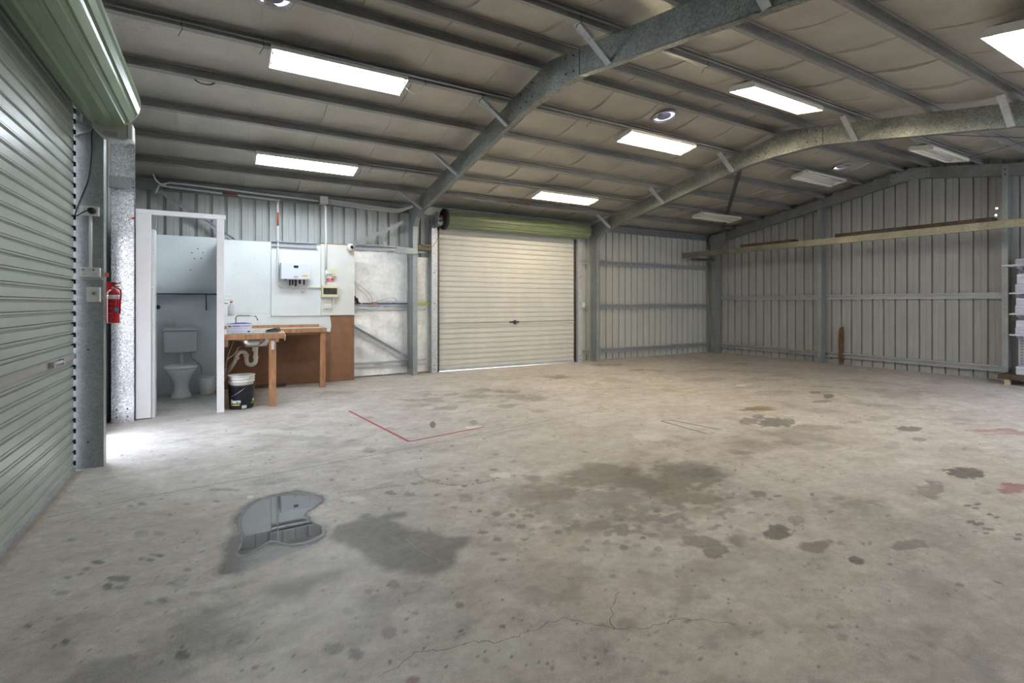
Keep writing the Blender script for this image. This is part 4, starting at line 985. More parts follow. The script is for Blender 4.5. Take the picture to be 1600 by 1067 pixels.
mb = MB(); [mb.lathe([(.009, -.003), (.009, 0)], (1.092, YW - .030, z), 10, axis='Y') for z in (1.505, 1.425)]; pieces('hole', mb, M_DARK, t)
mb = MB()
for i in range(34): mb.lathe([(.004, -.002), (.004, 0)], (random.uniform(.1, .62), YW - .0122, random.uniform(1.2, 2.1)), 6, axis='Y')
for i in range(12): mb.lathe([(.004, -.002), (.004, 0)], (random.uniform(.7, 1.3), YW - .0302, random.uniform(1.1, 1.5)), 6, axis='Y')
obj('nail_marks', mb, mat('nail_mark', (.35, .34, .32), .7), t)
panel('lower_board', 'dark brown hardboard lining below the bench against the back wall', MB().box(.012, 1.505, YW - .010, YW + .006, .005, .80), M_BROWN, 'brown wall boards')
panel('lower_board', 'brown hardboard panel right of the bench under the switchboard', MB().prism([(1.507, .005), (1.877, .005), (1.877, 1.060), (1.50, 1.060), (1.522, .9), (1.507, .80)], (0, YW - .010, 0), (1, 0, 0), (0, 0, 1), (0, .016, 0)), mat('brown_board_lit', (.235, .115, .06), .62, var=.12, vscale=9, detail=8), 'brown wall boards')  # lighter copy of the hardboard, the light on it put into its colour
panel('lower_board', 'brown lining on the partition beside the bucket', MB().box(.014, .022, YC + .06, 8.33, .005, .80), M_BROWN, 'brown wall boards')
# bench
t = thing('work_bench', 'L-shaped reddish pine work bench with sink along the back boards', 'bench', (.6, 7.6, 0))
mb = MB(); mb.box(.030, .660, 6.715, 7.86, .868, .884); mb.box(.030, 1.345, 7.86, 8.33, .868, .884); obj('top', mb, M_TOP, t)
obj('front_rail', MB().box(.025, .665, 6.690, 6.715, .822, .886), M_PINE, t, bevel=.003)
obj('side_rail', MB().box(.660, .680, 6.700, 7.86, .822, .886), M_PINE, t, bevel=.003)
obj('front_rail', MB().box(.680, 1.352, 7.835, 7.858, .825, .887), M_PINE, t, bevel=.003)
obj('end_rail', MB().box(1.345, 1.365, 7.84, 8.33, .825, .887), M_PINE, t, bevel=.003)
obj('back_rail', MB().box(.03, 1.33, 8.29, 8.33, .884, .925), M_PINE, t, bevel=.003)
obj('leg', MB().box(.505, .583, 6.72, 6.80, 0, .822), M_PINE, t, bevel=.003)
obj('leg', MB().box(1.275, 1.350, 7.862, 7.945, 0, .825), M_PINE, t, bevel=.003)
obj('wall_cleat', MB().box(.026, .075, 6.74, 6.80, .74, .822), mat('pale_cleat', (.55, .40, .30), .6), t)
obj('cross_rail', MB().box(.69, 1.27, 7.885, 7.93, .79, .825), mat('dark_pine', (.30, .19, .09), .6), t)
mb = MB().box(.470, .62, 6.80, 6.83, .775, .822); obj('cleat', mb, M_PLAST, t)
tag(obj('paper_label', MB().box(.527, .562, 6.714, 6.7195, .690, .800), M_PLAST), 'white paper strip stuck on the front bench leg', 'label')
t = thing('sink', 'stainless sink set into the short arm of the bench', 'sink', (.36, 7.1, .88))
mb = MB().box(.10, .62, 6.76, 7.62, .885, .892); obj('drainer', mb, M_STEEL, t, bevel=.002)
obj('bowl', MB().lathe([(.19, 0), (.188, -.10), (.17, -.145), (.05, -.155), (.0, -.155)], (.345, 6.99, .868), 30, sx=1., sy=.85), M_STEEL, t)
t = thing('tap', 'chrome swivel tap standing behind the glove carton', 'tap', (.19, 7.25, .89))
zt = .892; tx, ty = .158, 7.05
obj('base', MB().lathe([(.028, 0), (.026, .012), (.016, .02), (.014, .05), (0, .05)], (tx, ty, zt), 16), M_CHROME, t)
mb = MB().tube([(tx - .035, ty, zt + .032), (tx + .035, ty, zt + .032)], .010, 8); obj('handle', mb, M_CHROME, t)
sp = [(tx, ty, zt + .03), (tx, ty, zt + .175)] + [tuple(p) for p in arc((tx + .03, ty, zt + .175), .03, 180, 90, (1, 0, 0), (0, 0, 1), 6)] + [(tx + .19, ty, zt + .205)] + [tuple(p) for p in arc((tx + .19, ty, zt + .155), .05, 90, 15, (1, 0, 0), (0, 0, 1), 6)] + [(tx + .243, ty, zt + .145)]
obj('spout', MB().tube(sp, .0085, 10), M_CHROME, t)
t = thing('drain_pipe', 'white plastic P-trap pipe under the sink', 'pipe', (.36, 6.99, .6))
mb = MB(); mb.tube([(.37, 6.99, .715), (.37, 6.99, .66)], .032, 16); obj('waste_nut', mb, M_PVC, t)
pth = [(.375, 6.99, .70), (.375, 6.99, .56)] + [tuple(p) for p in arc((.325, 6.99, .54), .05, 0, -180, (1, 0, 0), (0, 0, 1), 10)] + [(.272, 6.99, .60)] + [tuple(p) for p in arc((.222, 6.99, .61), .05, 0, 150, (1, 0, 0), (0, 0, 1), 10)] + [(.14, 7.02, .53), (.03, 7.10, .33)]
obj('trap', MB().tube(pth, .025, 14), M_PVC, t)
mb = MB()
for p, q in (((.272, 6.99, .595), (.272, 6.99, .625)), ((.175, 6.992, .600), (.160, 7.0, .575)), ((.375, 6.99, .60), (.375, 6.99, .57))): mb.tube([p, q], .031, 14)
pieces('collar', mb, M_PVC, t)
t = thing('water_hoses', 'pair of thin flexible hoses hanging under the bench', 'hose', (.1, 7, .6))
obj('hose', MB().tube(smooth_path([(.17, 7.02, .86), (.11, 7.0, .72), (.075, 6.98, .62), (.055, 6.98, .50), (.04, 7.0, .36)], 6), .006, 7), M_CHROME, t)
obj('hose', MB().tube(smooth_path([(.21, 7.02, .86), (.19, 7.0, .72), (.13, 6.98, .62), (.06, 6.98, .55), (.045, 7.0, .30)], 6), .006, 7), M_PVC, t)
# carton of gloves
t = thing('glove_carton', 'white carton with purple printing on the bench in front of the tap', 'carton', (.19, 6.83, .886))
obj('carton', MB().box(.060, .322, 6.78, 6.90, .893, 1.004), M_CARD, t, bevel=.002)
obj('open_flap', MB().prism([(.065, 1.005), (.16, 1.018), (.24, 1.020), (.318, 1.010), (.318, 1.005)], (0, 6.79, 0), (1, 0, 0), (0, 0, 1), (0, .10, 0)), M_PURP, t)
yq = 6.7785
mb = MB().box(.118, .205, yq, yq + .0012, .976, .985); mb.box(.215, .305, yq, yq + .0012, .978, .985); mb.box(.120, .28, yq, yq + .0012, .955, .957); mb.box(.120, .26, yq, yq + .0012, .915, .917); obj('purple_lettering', mb, M_PURP, t)
mb = MB().box(.074, .105, yq, yq + .0012, .970, .984); mb.box(.275, .303, yq, yq + .0012, .905, .922); obj('logo_block', mb, mat('olive_print', (.08, .09, .03), .5), t)
# cable coil and things on the bench
t = thing('cable_coil', 'loosely coiled black cable on the corner of the bench', 'cable', (.57, 6.95, .89))
mb = MB()
for r, h in ((.085, .0), (.075, .018), (.065, .006)):
    P = [(.565 + r * math.cos(a) * 1.0, 6.92 + r * .7 * math.sin(a), .902 + h + .018 * max(0, math.sin(a + .6 + h * 20))) for a in np.linspace(0, 6.2, 26)]
    mb.tube(P, .0055, 6)
pieces('loop', mb, M_BLACK, t)
obj('tail', MB().tube(smooth_path([(.64, 6.92, .902), (.672, 6.84, .896), (.686, 6.76, .86), (.676, 6.70, .80)], 5), .0055, 6), M_PLAST, t)
tag(obj('scraper', MB().box(.36, .44, 6.80, 6.83, .893, .902), M_PLAST), 'small white block lying beside the glove carton', 'block')
# buckets
bx, by = .215, 6.83
t = thing('black_bucket', 'black paint pail with white lettering on the floor under the bench', 'bucket', (bx, by, 0))
Rb = lambda z: .128 + .016 * z / .27
obj('body', MB().lathe([(.0, 0), (.120, 0), (.127, .006), (Rb(.27), .27), (.149, .272), (.149, .285), (Rb(.27) - .004, .286), (Rb(.27) - .006, .25)], (bx, by, 0), 44), M_NAVY, t)
dirv = math.atan2(-by, -bx)   # the side turned to the room
def oncyl(r0, ang0, zc):
    def f(x, y):
        a = ang0 + x / r0; z = zc + y; r = Rb(z) + .0012
        return (bx + r * math.cos(a), by + r * math.sin(a), z)
    return f
mbt = text_mb('barn', .062, oncyl(.13, dirv - .52, .098), .0028, shear=.25); obj('lettering', mbt, M_PLAST, t)
def cyl_patch(a0, a1, z0, z1, n=8):
    mb = MB(); vs = []
    for i in range(n + 1):
        a = a0 + (a1 - a0) * i / n
        for z in (z0, z1): r = Rb(z) + .0010; vs.append((bx + r * math.cos(a), by + r * math.sin(a), z))
    return mb.add(vs, [(2 * i, 2 * i + 2, 2 * i + 3, 2 * i + 1) for i in range(n)], True)
obj('green_stripe', cyl_patch(dirv - .98, dirv - .12, .062, .073), M_GREENP, t)
obj('yellow_stripe', cyl_patch(dirv - .95, dirv - .15, .050, .061), M_YELL, t)
obj('lettering', text_mb('as', .062, oncyl(.13, dirv + 1.18, .106), .0028, shear=.25), M_PLAST, t)
obj('yellow_stripe', cyl_patch(dirv + .85, dirv + 1.35, .062, .073), M_LIME, t)
obj('barcode_label', cyl_patch(dirv + .02, dirv + .42, .012, .050), mat('barcode', (.55, .56, .56), .6, var=.3, vscale=60), t)
P = [(bx + .146 * math.cos(a), by + .150 * math.sin(a), .245 - .13 * math.sin((a - dirv + 1.5) / 3.0 * math.pi)) for a in np.linspace(dirv - 1.5, dirv + 1.5, 18)]
P = [(bx + (.150) * math.cos(a), by + .150 * math.sin(a), .262 - .15 * max(0, math.sin((a - (dirv - 1.6)) / 1.9 * math.pi * .5 + math.pi / 2) if a < dirv + .3 else 0) * .9) for a in np.linspace(dirv - 1.5, dirv + .25, 16)]
obj('wire_handle', MB().tube(P, .0022, 6), M_STEEL, t)
t = thing('white_bucket', 'empty white pail nested in the top of the black bucket', 'bucket', (bx, by, .27))
obj('body', MB().lathe([(.120, -.03), (.128, .0), (.134, .02), (.137, .03), (.143, .032), (.143, .040), (.136, .043), (.137, .062), (.144, .064), (.144, .072), (.137, .074), (.138, .092), (.145, .094), (.147, .108), (.139, .109), (.134, .06), (.128, 0), (.118, -.025), (0, -.025)], (bx, by, .288), 44), M_PLAST, t)
obj('wire_handle', MB().tube(smooth_path([(bx + .13 * math.cos(dirv + .85), by + .145 * math.sin(dirv + .85), .385), (bx + .149 * math.cos(dirv + .60), by + .149 * math.sin(dirv + .60), .355), (bx + .150 * math.cos(dirv + .40), by + .150 * math.sin(dirv + .40), .318)], 6), .0022, 6), M_STEEL, t)
tag(obj('timber_offcut', MB().box(.35, .85, 8.24, 8.30, .001, .045), M_OLDWOOD), 'dark timber offcut on the floor against the brown boards', 'timber')
# spray bottle on wall wires
t = thing('wire_rack', 'small white wire rack on the partition above the bench', 'rack', (.1, 7.0, 1.3))
for z, l in ((1.345, .125), (1.29, .12), (1.10, .15)):
    obj('wire', MB().tube(smooth_path([(.012, 6.95, z), (.012 + l * .9, 6.95, z), (.012 + l, 6.95, z - .01)], 3), .004, 7), M_PLAST, t)
t = thing('spray_bottle', 'clear spray bottle with red trigger hanging beside the partition', 'spray bottle', (.11, 6.95, 1.12))
obj('bottle', MB().lathe([(.0, 0), (.030, 0), (.034, .006), (.034, .10), (.028, .125), (.012, .14), (.012, .155), (0, .155)], (.105, 6.95, 1.106), 20), M_GHOST, t)
obj('neck', MB().box(.095, .125, 6.935, 6.965, 1.258, 1.274), M_RED, t)
obj('trigger', MB().prism([(.09, 1.274), (.135, 1.276), (.15, 1.292), (.10, 1.296)], (0, 6.938, 0), (1, 0, 0), (0, 0, 1), (0, .024, 0)), M_PLAST, t)
tag(obj('red_bracket', MB().box(.012, .075, 6.94, 6.96, 1.245, 1.256), M_RUST), 'thin red-brown bracket under the wire rack', 'bracket')

# inverter and its gear
YI = YW - .030
t = thing('solar_inverter', 'white wall-mounted solar inverter with small dark screen', 'inverter', (.98, YI, 1.75))
obj('case', MB().box(.773, 1.180, YI - .16, YI - .02, 1.612, 1.868), M_INV, t, bevel=.012)
obj('heat_sink', MB().box(.80, 1.15, YI - .02, YI - .001, 1.64, 1.84), M_PLASTG, t)
obj('screen', MB().box(.948, 1.012, YI - .1625, YI - .158, 1.783, 1.822), mat('screen', (.02, .03, .09), .2), t)
mb = MB().prism([(.052 * math.cos(a), .014 * math.sin(a)) for a in np.linspace(0, 2 * math.pi, 24, endpoint=False)], (1.108, YI - .1622, 1.668), (1, 0, 0), (0, 0, 1), (0, .003, 0)); obj('oval_sticker', mb, M_YELL, t)
mb = MB()
for z, x0, x1 in ((1.656, .952, 1.010), (1.644, .958, 1.004), (1.635, .950, 1.012)): mb.box(x0, x1, YI - .1615, YI - .158, z, z + .005)
obj('printed_lines', mb, mat('brownish_print', (.30, .16, .12), .6), t)
mb = MB()
for x, w, h in ((.845, .022, .012), (.905, .012, .09), (.945, .012, .08), (.985, .017, .10), (1.045, .016, .065), (1.105, .014, .075)):
    mb.tube([(x, YI - .07, 1.612), (x, YI - .07, 1.612 - h)], w, 10)
pieces('cable_gland', mb, M_DARK, t)
mb = MB()
for x0, x1 in ((.905, .93), (.945, .975), (.985, .96), (1.045, 1.02)):
    mb.tube(smooth_path([(x0, YI - .07, 1.53), (x0 - .005, YI - .06, 1.50), (x1, YI - .03, 1.482)], 4), .006, 6)
pieces('lead', mb, M_CONDUIT, t)
def conduit(pts, r, lab, m=M_CONDUIT, grp='grey conduits'):
    return tag(obj('conduit', MB().tube(pts, r, 10), m, loc=pts[0]), lab, 'conduit', grp)
zc_ = 1.495
pA = [(.745, YW - .045, 2.78), (.745, YW - .045, zc_ + .07)] + [tuple(p) for p in arc((.815, YW - .045, zc_ + .07), .07, 180, 270, (1, 0, 0), (0, 0, 1), 8)] + [(1.365, YW - .045, zc_)]
pT = [(-.70, 8.56, 2.905), (-.60, 8.56, 2.895), (.69, 8.56, 2.855)] + [(.735, 8.55, 2.84), (.745, 8.50, 2.80), (.745, YW - .045, 2.74)]
conduit(smooth_path(pT, 3), .0145, 'grey conduit along the top of the back wall bending down to the inverter')
conduit(pA, .0145, 'grey conduit dropping beside the inverter and turning to the switchboard')
mb = MB().tube([(.745, YW - .045, 2.62), (.745, YW - .045, 2.42)], .0155, 10); tag(obj('rust_sleeve', mb, M_RUST), 'rust-red sleeve on the vertical conduit above the inverter', 'sleeve', 'rust red sleeves')
mb = MB().tube([(.02, 8.5597, 2.8755), (.22, 8.5597, 2.8694)], .0155, 10); tag(obj('rust_sleeve', mb, M_RUST), 'rust-red sleeve on the conduit high above the toilet', 'sleeve', 'rust red sleeves')
conduit([(-.78, 8.5, 2.78), (-.75, 8.53, 2.90), (-.62, 8.56, 2.955), (-.4, 8.565, 2.955), (1.36, 8.565, 2.90)], .0145, 'upper grey conduit along the eave to the junction box')
conduit(smooth_path([(-.80, 8.4, 3.02), (-.76, 8.45, 2.93), (-.66, 8.54, 2.895)], 4), .011, 'short curved grey conduit at the left top corner')
t = thing('junction_box', 'white square junction box high on the back wall', 'junction box', (1.43, 8.5, 2.9))
obj('case', MB().box(1.375, 1.490, 8.46, 8.545, 2.845, 2.965), M_PLAST, t, bevel=.004)
obj('cover_line', MB().box(1.385, 1.480, 8.457, 8.461, 2.855, 2.955), M_TRAY, t)
for k in range(3):
    conduit(smooth_path([(1.49, 8.53, 2.93 - k * .028), (2.2, 8.53, 2.895 - k * .027), (2.62, 8.50, 2.875 - k * .024), (2.78, 8.40, 2.90 - k * .012), (2.86, 8.33, 2.93 - k * .01)], 4), .010, ('top', 'middle', 'lowest')[k] + ' of three grey conduits from junction box to column')
conduit([(1.432, 8.49, 2.845), (1.432, YW - .045, 2.76), (1.432, YW - .045, 1.55)], .0145, 'straight grey conduit from the junction box down to the switchboard')
t = thing('conduit_tee', 'white conduit fitting beside the small cream box', 'fitting', (1.435, YW - .045, 1.72))
mb = MB().tube([(1.432, YW - .045, 1.77), (1.432, YW - .045, 1.68)], .019, 12); mb.tube([(1.432, YW - .045, 1.722), (1.475, YW - .045, 1.722)], .017, 12); obj('body', mb, M_PLAST, t)
obj('branch', MB().tube([(1.47, YW - .045, 1.722), (1.54, YW - .045, 1.722)], .0105, 10), M_CONDUIT, t)
t = thing('relay_box', 'small cream box above the red sign', 'electrical box', (1.55, YI, 1.73))
obj('case', MB().box(1.520, 1.590, YI - .055, YI + .004, 1.672, 1.800), M_CREAM, t, bevel=.006)
mb = MB().box(1.528, 1.565, YI - .0575, YI - .054, 1.706, 1.712); obj('slot', mb, M_LTEXT, t)
t = thing('warning_sign', 'small red sign with white lettering above the switchboard', 'sign', (1.5, YI, 1.62))
obj('plate', MB().box(1.438, 1.552, YI - .003, YI + .003, 1.594, 1.646), M_SIGN, t)
PS = lambda x, y: (1.495 + x, YI - .0045, 1.620 + y)
mb1 = text_mb('MAIN', .017, lambda x, y: PS(x, y + .010), .0005); obj('lettering', mb1, M_PLAST, t)
mb1 = text_mb('SWITCHBOARD', .0145, lambda x, y: PS(x, y - .011), .0004); obj('lettering', mb1, M_PLAST, t)
t = thing('switchboard', 'cream switchboard box with dark window right of the inverter', 'switchboard', (1.48, YI, 1.45))
obj('case', MB().box(1.367, 1.612, YI - .075, YI + .004, 1.345, 1.528), M_CREAM, t, bevel=.008)
obj('window', MB().box(1.385, 1.592, YI - .079, YI - .074, 1.392, 1.492), mat('smoky_window', (.045, .043, .038), .25, var=.4, vscale=30), t, bevel=.003)
conduit(smooth_path([(1.545, YW - .05, 1.345), (1.545, YW - .05, 1.25), (1.545, YW - .05, 1.21), (1.50, YW - .05, 1.19)], 4), .010, 'short grey conduit between switchboard and the outlet below it')
t = thing('power_outlet', 'white power outlet under the switchboard', 'power outlet', (1.44, YI, 1.2))
obj('case', MB().box(1.398, 1.508, YI - .04, YI + .004, 1.168, 1.242), M_PLAST, t, bevel=.004)
mb = MB(); [mb.box(x, x + .008, YI - .043, YI - .039, 1.195, 1.205) for x in (1.42, 1.44, 1.47, 1.485)]; pieces('socket', mb, M_LTEXT, t)
# dome camera
t = thing('security_camera', 'white dome security camera on the top corner of the white boards', 'camera', (1.8, YW - .05, 2.16))
obj('base', MB().lathe([(.045, -.03), (.045, 0)], (1.80, YW - .027, 2.13), 24, axis='Y'), M_PLAST, t)
obj('dome', MB().lathe([(0, -.062), (.030, -.056), (.048, -.036), (.056, 0), (.048, .036), (.030, .056), (0, .062)], (1.80, YW - .085, 2.15), 28), M_PLAST, t)
obj('lens', MB().lathe([(0, -.022), (.020, -.018), (.028, 0)], (1.815, YW - .135, 2.15), 20, axis='Y'), M_BLACK, t)
# clutter on the middle rail
t = thing('cordless_tool', 'black hand tool resting on the rail beside the brown panel', 'tool', (1.92, 8.58, 1.24))
mb = MB().prism([(0, 0), (.14, 0), (.13, .025), (.10, .03), (.085, .10), (.05, .115), (.045, .14), (.02, .14), (.02, .09), (-.02, .075), (-.02, .05), (.05, .055), (.07, .02), (0, .02)], (1.90, 8.55, 1.238), (1, 0, 0), (0, 0, 1), (0, .05, 0)); obj('body', mb, M_BLACK, t, bevel=.004)
tag(obj('spirit_level', MB().box(2.07, 2.855, 8.595, 8.635, 1.237, 1.258), M_BLUEP), 'long dark blue level lying on the rail left of the column', 'level')
tag(obj('tape_roll', MB().box(2.22, 2.31, 8.575, 8.594, 1.237, 1.275), M_ORANGE, bevel=.004), 'small orange block on the rail in front of the blue level', 'tape')
tag(obj('marker_level', MB().box(2.965, 3.26, 8.58, 8.62, 1.237, 1.262), M_LIME), 'bright lime spirit level on the rail between column and roller door', 'level')
t = thing('hanging_lead', 'thin grey leads looping up the foil blanket', 'cable', (2.1, 8.5, 1.3))
obj('lead', MB().tube(smooth_path([(1.90, 8.48, 1.62), (1.98, 8.50, 1.50), (2.10, 8.52, 1.40), (2.17, 8.54, 1.30), (2.19, 8.57, 1.25)], 6), .003, 6), M_LTEXT, t)
obj('lead', MB().tube(smooth_path([(1.90, 8.48, 1.62), (2.04, 8.50, 1.52), (2.16, 8.52, 1.42), (2.22, 8.54, 1.32), (2.21, 8.57, 1.25)], 6), .003, 6), M_LTEXT, t)
obj('lead', MB().tube(smooth_path([(2.22, 8.56, 1.25), (2.36, 8.54, 1.30), (2.48, 8.53, 1.34), (2.58, 8.53, 1.345), (2.64, 8.53, 1.31), (2.60, 8.55, 1.27), (2.52, 8.57, 1.25)], 6), .003, 6), M_LTEXT, t)
t = thing('door_cable', 'thin dark cable looping beside the top of the back roller door', 'cable', (3.3, 8.4, 2.4))
obj('cable', MB().tube(smooth_path([(3.36, 8.46, 2.60), (3.37, 8.45, 2.45), (3.28, 8.44, 2.28), (3.16, 8.46, 2.25), (3.0, 8.5, 2.31)], 6), .004, 6), M_BLACK, t)
tag(obj('timber_packer', MB().box(2.975, 3.25, 8.50, 8.57, 2.20, 2.30), mat('dusty_wood', (.26, .22, .16), .8, var=.2)), 'dusty timber block above the narrow foil strip', 'timber')
t = thing('door_switch', 'small white switch box between the roller door and second back column', 'switch', (6.74, 8.58, 1.2))
obj('case', MB().box(6.69, 6.79, 8.565, 8.615, 1.165, 1.265), M_PLAST, t, bevel=.004)
obj('button', MB().lathe([(.012, -.006), (.012, 0)], (6.74, 8.565, 1.215), 12, axis='Y'), M_TRAY, t)

# ------------------------------------------------------------------ light battens
def batten(xc, yc, warm, on, label, cool=False):
    """twin tube fitting hung below a purlin, lying in the roof slope"""
    t = thing('light_fitting', label, 'light fitting', (xc, yc, ztop(yc) - .004), 'twin tube light fittings')
    sg = 1 if yc > YR else -1
    t.rotation_euler = (-rn * sg, 0, 0)
    L, Wd = 1.24, .30
    mb = MB()
    prof = [(-.15, -.075), (-.150, -.040), (-.125, -.014), (-.05, 0), (.05, 0), (.125, -.014), (.150, -.040), (.15, -.075), (.147, -.075), (.147, -.046), (.05, -.022), (-.05, -.022), (-.147, -.046), (-.147, -.075)]
    n = len(prof); vs = [(x, a, b) for x in (-L / 2, L / 2) for a, b in prof]
    mb.add(vs, [(i, (i + 1) % n, n + (i + 1) % n, n + i) for i in range(n)])
    obj('tray', mb, M_TRAY, t, keep=True)
    mb = MB()
    for x in (-L / 2 - .004, L / 2): mb.add([(xx, a, b) for xx in (x, x + .004) for a, b in ((-.15, -.078), (.15, -.078), (.152, -.040), (.126, -.013), (-.126, -.013), (-.152, -.040))],
        [(0, 1, 2, 3, 4, 5), (11, 10, 9, 8, 7, 6)] + [(i, (i + 1) % 6, 6 + (i + 1) % 6, 6 + i) for i in range(6)])
    pieces('end_plate', mb, M_TRAY, t, keep=True)
    mb = MB()
    for y in (-.075, .075):
        for x in (-L / 2 + .004, L / 2 - .022): mb.box(x, x + .018, y - .018, y + .018, -.070, -.030)
    pieces('lamp_holder', mb, M_PLAST, t, keep=True)
    mt = TUBE_WARM if warm else TUBE_COOL
    for y in (-.075, .075):
        o = obj('tube', MB().tube([(-L / 2 + .02, y, -.052), (L / 2 - .02, y, -.052)], .0155, 12), mt if on else TUBE_OFF, t, keep=True)
    return t
TUBE_WARM = mat('tube_warm', (1, 1, 1), .5, emit=(1.0, .83, .58), estr=LAMP)
TUBE_COOL = mat('tube_cool', (1, 1, 1), .5, emit=(.82, .92, 1.0), estr=LAMP * 1.12)
TUBE_OFF = mat('tube_off', (.68, .66, .60), .3)
bays = (.36 + .63, 4.66 + .63, 8.72 + .62)
XS = (1.01, 5.27, 9.33)
batten(XS[0], 5.05, False, True, 'lit cool white twin tube light nearest the left roller door')
batten(XS[0], 7.20, False, True, 'lit cool white twin tube light above the white boards')
batten(XS[1], 5.05, True, True, 'lit warm twin tube light just behind the ridge between the two middle rafters')
batten(XS[1], 3.28, True, True, 'lit warm twin tube light in front of the ridge, brightest of the middle bay')
batten(XS[1], 7.20, True, True, 'lit warm twin tube light low above the back roller door')
batten(XS[1], 1.25, False, True, 'lit white twin tube light cut off by the right edge of the picture')
batten(XS[2], 5.05, False, False, 'unlit twin tube light behind the ridge in the far bay')
batten(XS[2], 3.28, False, False, 'unlit twin tube light in front of the ridge in the far bay')
batten(XS[2], 7.20, False, False, 'unlit twin tube light low in the far back corner bay')
# light leads and cable ties on the purlins
def tie(x, y, lab, tail=1):
    z = ztop(y); yy = y - .052
    mb = MB().tube(smooth_path([(x, yy, z + .07), (x - .004, yy - .006, z + .02), (x + .004, yy - .004, z - .012), (x - .01, yy + .03, z - .02), (x - .03 * tail, yy + .045, z - .06)], 4), .0028, 5)
    tag(obj('cable_tie', mb, M_BLACK, loc=(x, yy, z)), lab, 'cable tie', 'black cable ties on the purlins')
k = 0
tl = [(-.28, 5.05, 'left of the nearest cool light'), (.33, 5.05, 'at the left end of the nearest cool light'), (1.85, 5.05, 'just right of the nearest cool light'), (2.52, 5.05, 'beside the near rafter strap behind the ridge'), (3.10, 5.05, 'just past the near rafter behind the ridge'), (4.05, 5.05, 'left of the warm light behind the ridge'),
      (2.52, 3.28, 'by the near strap before the ridge'), (4.05, 3.28, 'left of the brightest warm light'), (1.85, 7.20, 'right of the cool light above the white boards'), (2.35, 7.20, 'near the rafter above the foil blanket'), (3.9, 7.20, 'left of the warm light above the roller door'), (8.2, 5.05, 'left of the unlit far light behind the ridge'), (8.2, 7.20, 'left of the unlit light in the back corner')]
for x, y, l in tl: tie(x, y, 'small black cable tie on the purlin, ' + l)
for x0, x1, y, l in ((1.63, 1.86, 5.05, 'white flex looping from the nearest cool light to its purlin'), (2.45, 2.84, 5.03, 'thin flex looping from purlin to the near rafter behind the ridge'), (2.45, 2.84, 3.26, 'thin flex looping from purlin to the near rafter in front of the ridge')):
    z = ztop(y)
    tag(obj('light_flex', MB().tube(smooth_path([(x0, y - .03, z - .05), (x0 + .06, y - .03, z - .11), ((x0 + x1) / 2 + .02, y - .03, z - .11), (x1, y - .04, z + .0)], 6), .004, 6), M_CONDUIT), l, 'cable', 'light leads')
for (xa, xb, y, l) in ((XL + .1, 10.6, 5.05, 'behind the ridge'), (2.0, 10.6, 3.28, 'in front of the ridge'), (1.7, 10.6, 7.20, 'low on the back slope')):
    z = ztop(y) + .045
    tag(obj('purlin_conduit', MB().tube([(xa, y - .058, z), (xb, y - .058, z)], .007, 8), M_CONDD), 'thin grey conduit clipped along the lights purlin ' + l, 'conduit', 'conduits along the purlins')

# roof vents
def vent(x, y, lab, m):
    t = thing('roof_vent', lab, 'roof vent', (x, y, zins(y) - (.02 if m is M_BLACK else .05)), 'round roof vents')
    sg = 1 if y > YR else -1; t.rotation_euler = (-rn * sg, 0, 0)
    if m is M_BLACK: t.scale = (.6, .6, .6)
    obj('collar', MB().lathe([(.150, .04), (.150, 0), (.165, -.006), (.150, -.012), (.138, -.012), (.136, .03)], (0, 0, 0), 32), (M_BLACK if m is M_BLACK else mat('vent_collar', (.50, .50, .54), .4, .4)), t, keep=True)
    obj('throat', MB().lathe([(0, .022), (.137, .020)], (0, 0, 0), 32, smooth=False), m, t, keep=True)
    obj('blade_ring', MB().lathe([(.088, .018), (.088, .004), (.080, .004), (.080, .018)], (0, 0, 0), 28), mat('vent_ring', (.35, .34, .42), .5), t, keep=True)
M_DAY = mat('daylight_in_vent', (.7, .7, .8), .5, emit=(.86, .84, 1.0), estr=2.2)  # disc glow stands in for daylight, no opening is cut in the roof
vent(5.00, 4.66, 'bright round roof vent behind the ridge between the middle rafters', M_DAY)
vent(9.50, 4.74, 'bright round roof vent behind the ridge in the far bay', M_DAY)
vent(.36, 4.45, 'round roof vent at the top edge above the nearest light', M_DAY)
vent(-.14, 5.89, 'dark round roof vent half hidden behind a purlin at left', M_BLACK)
# strap bracing under the far roof bay
for p0, p1, l in (((7.0, 4.9, ztop(4.9) - .01), (10.8, 8.2, ztop(8.2) - .01), 'dark diagonal roof strap running down to the back right corner'), ((7.0, 8.3, ztop(8.3) - .01), (10.8, 4.6, ztop(4.6) - .01), 'thin diagonal roof strap crossing the far bay toward the ridge'),
                  ((7.0, .4, ztop(.4) - .01), (10.8, 3.9, ztop(3.9) - .01), 'thin diagonal roof strap on the far front slope'), ((7.0, 3.9, ztop(3.9) - .01), (10.8, .4, ztop(.4) - .01), 'second diagonal roof strap on the far front slope')):
    d = (Vector(p1) - Vector(p0)).normalized(); w = Vector((0, 0, 1)).cross(d).normalized() * (.035 if 'dark' in l else .012)
    tag(obj('roof_strap', MB().strip([Vector(p0) - w, Vector(p1) - w], w * 2, (0, 0, .002)), mat('strap', (.10, .09, .085), .6, .3)), l, 'brace', 'diagonal roof straps')

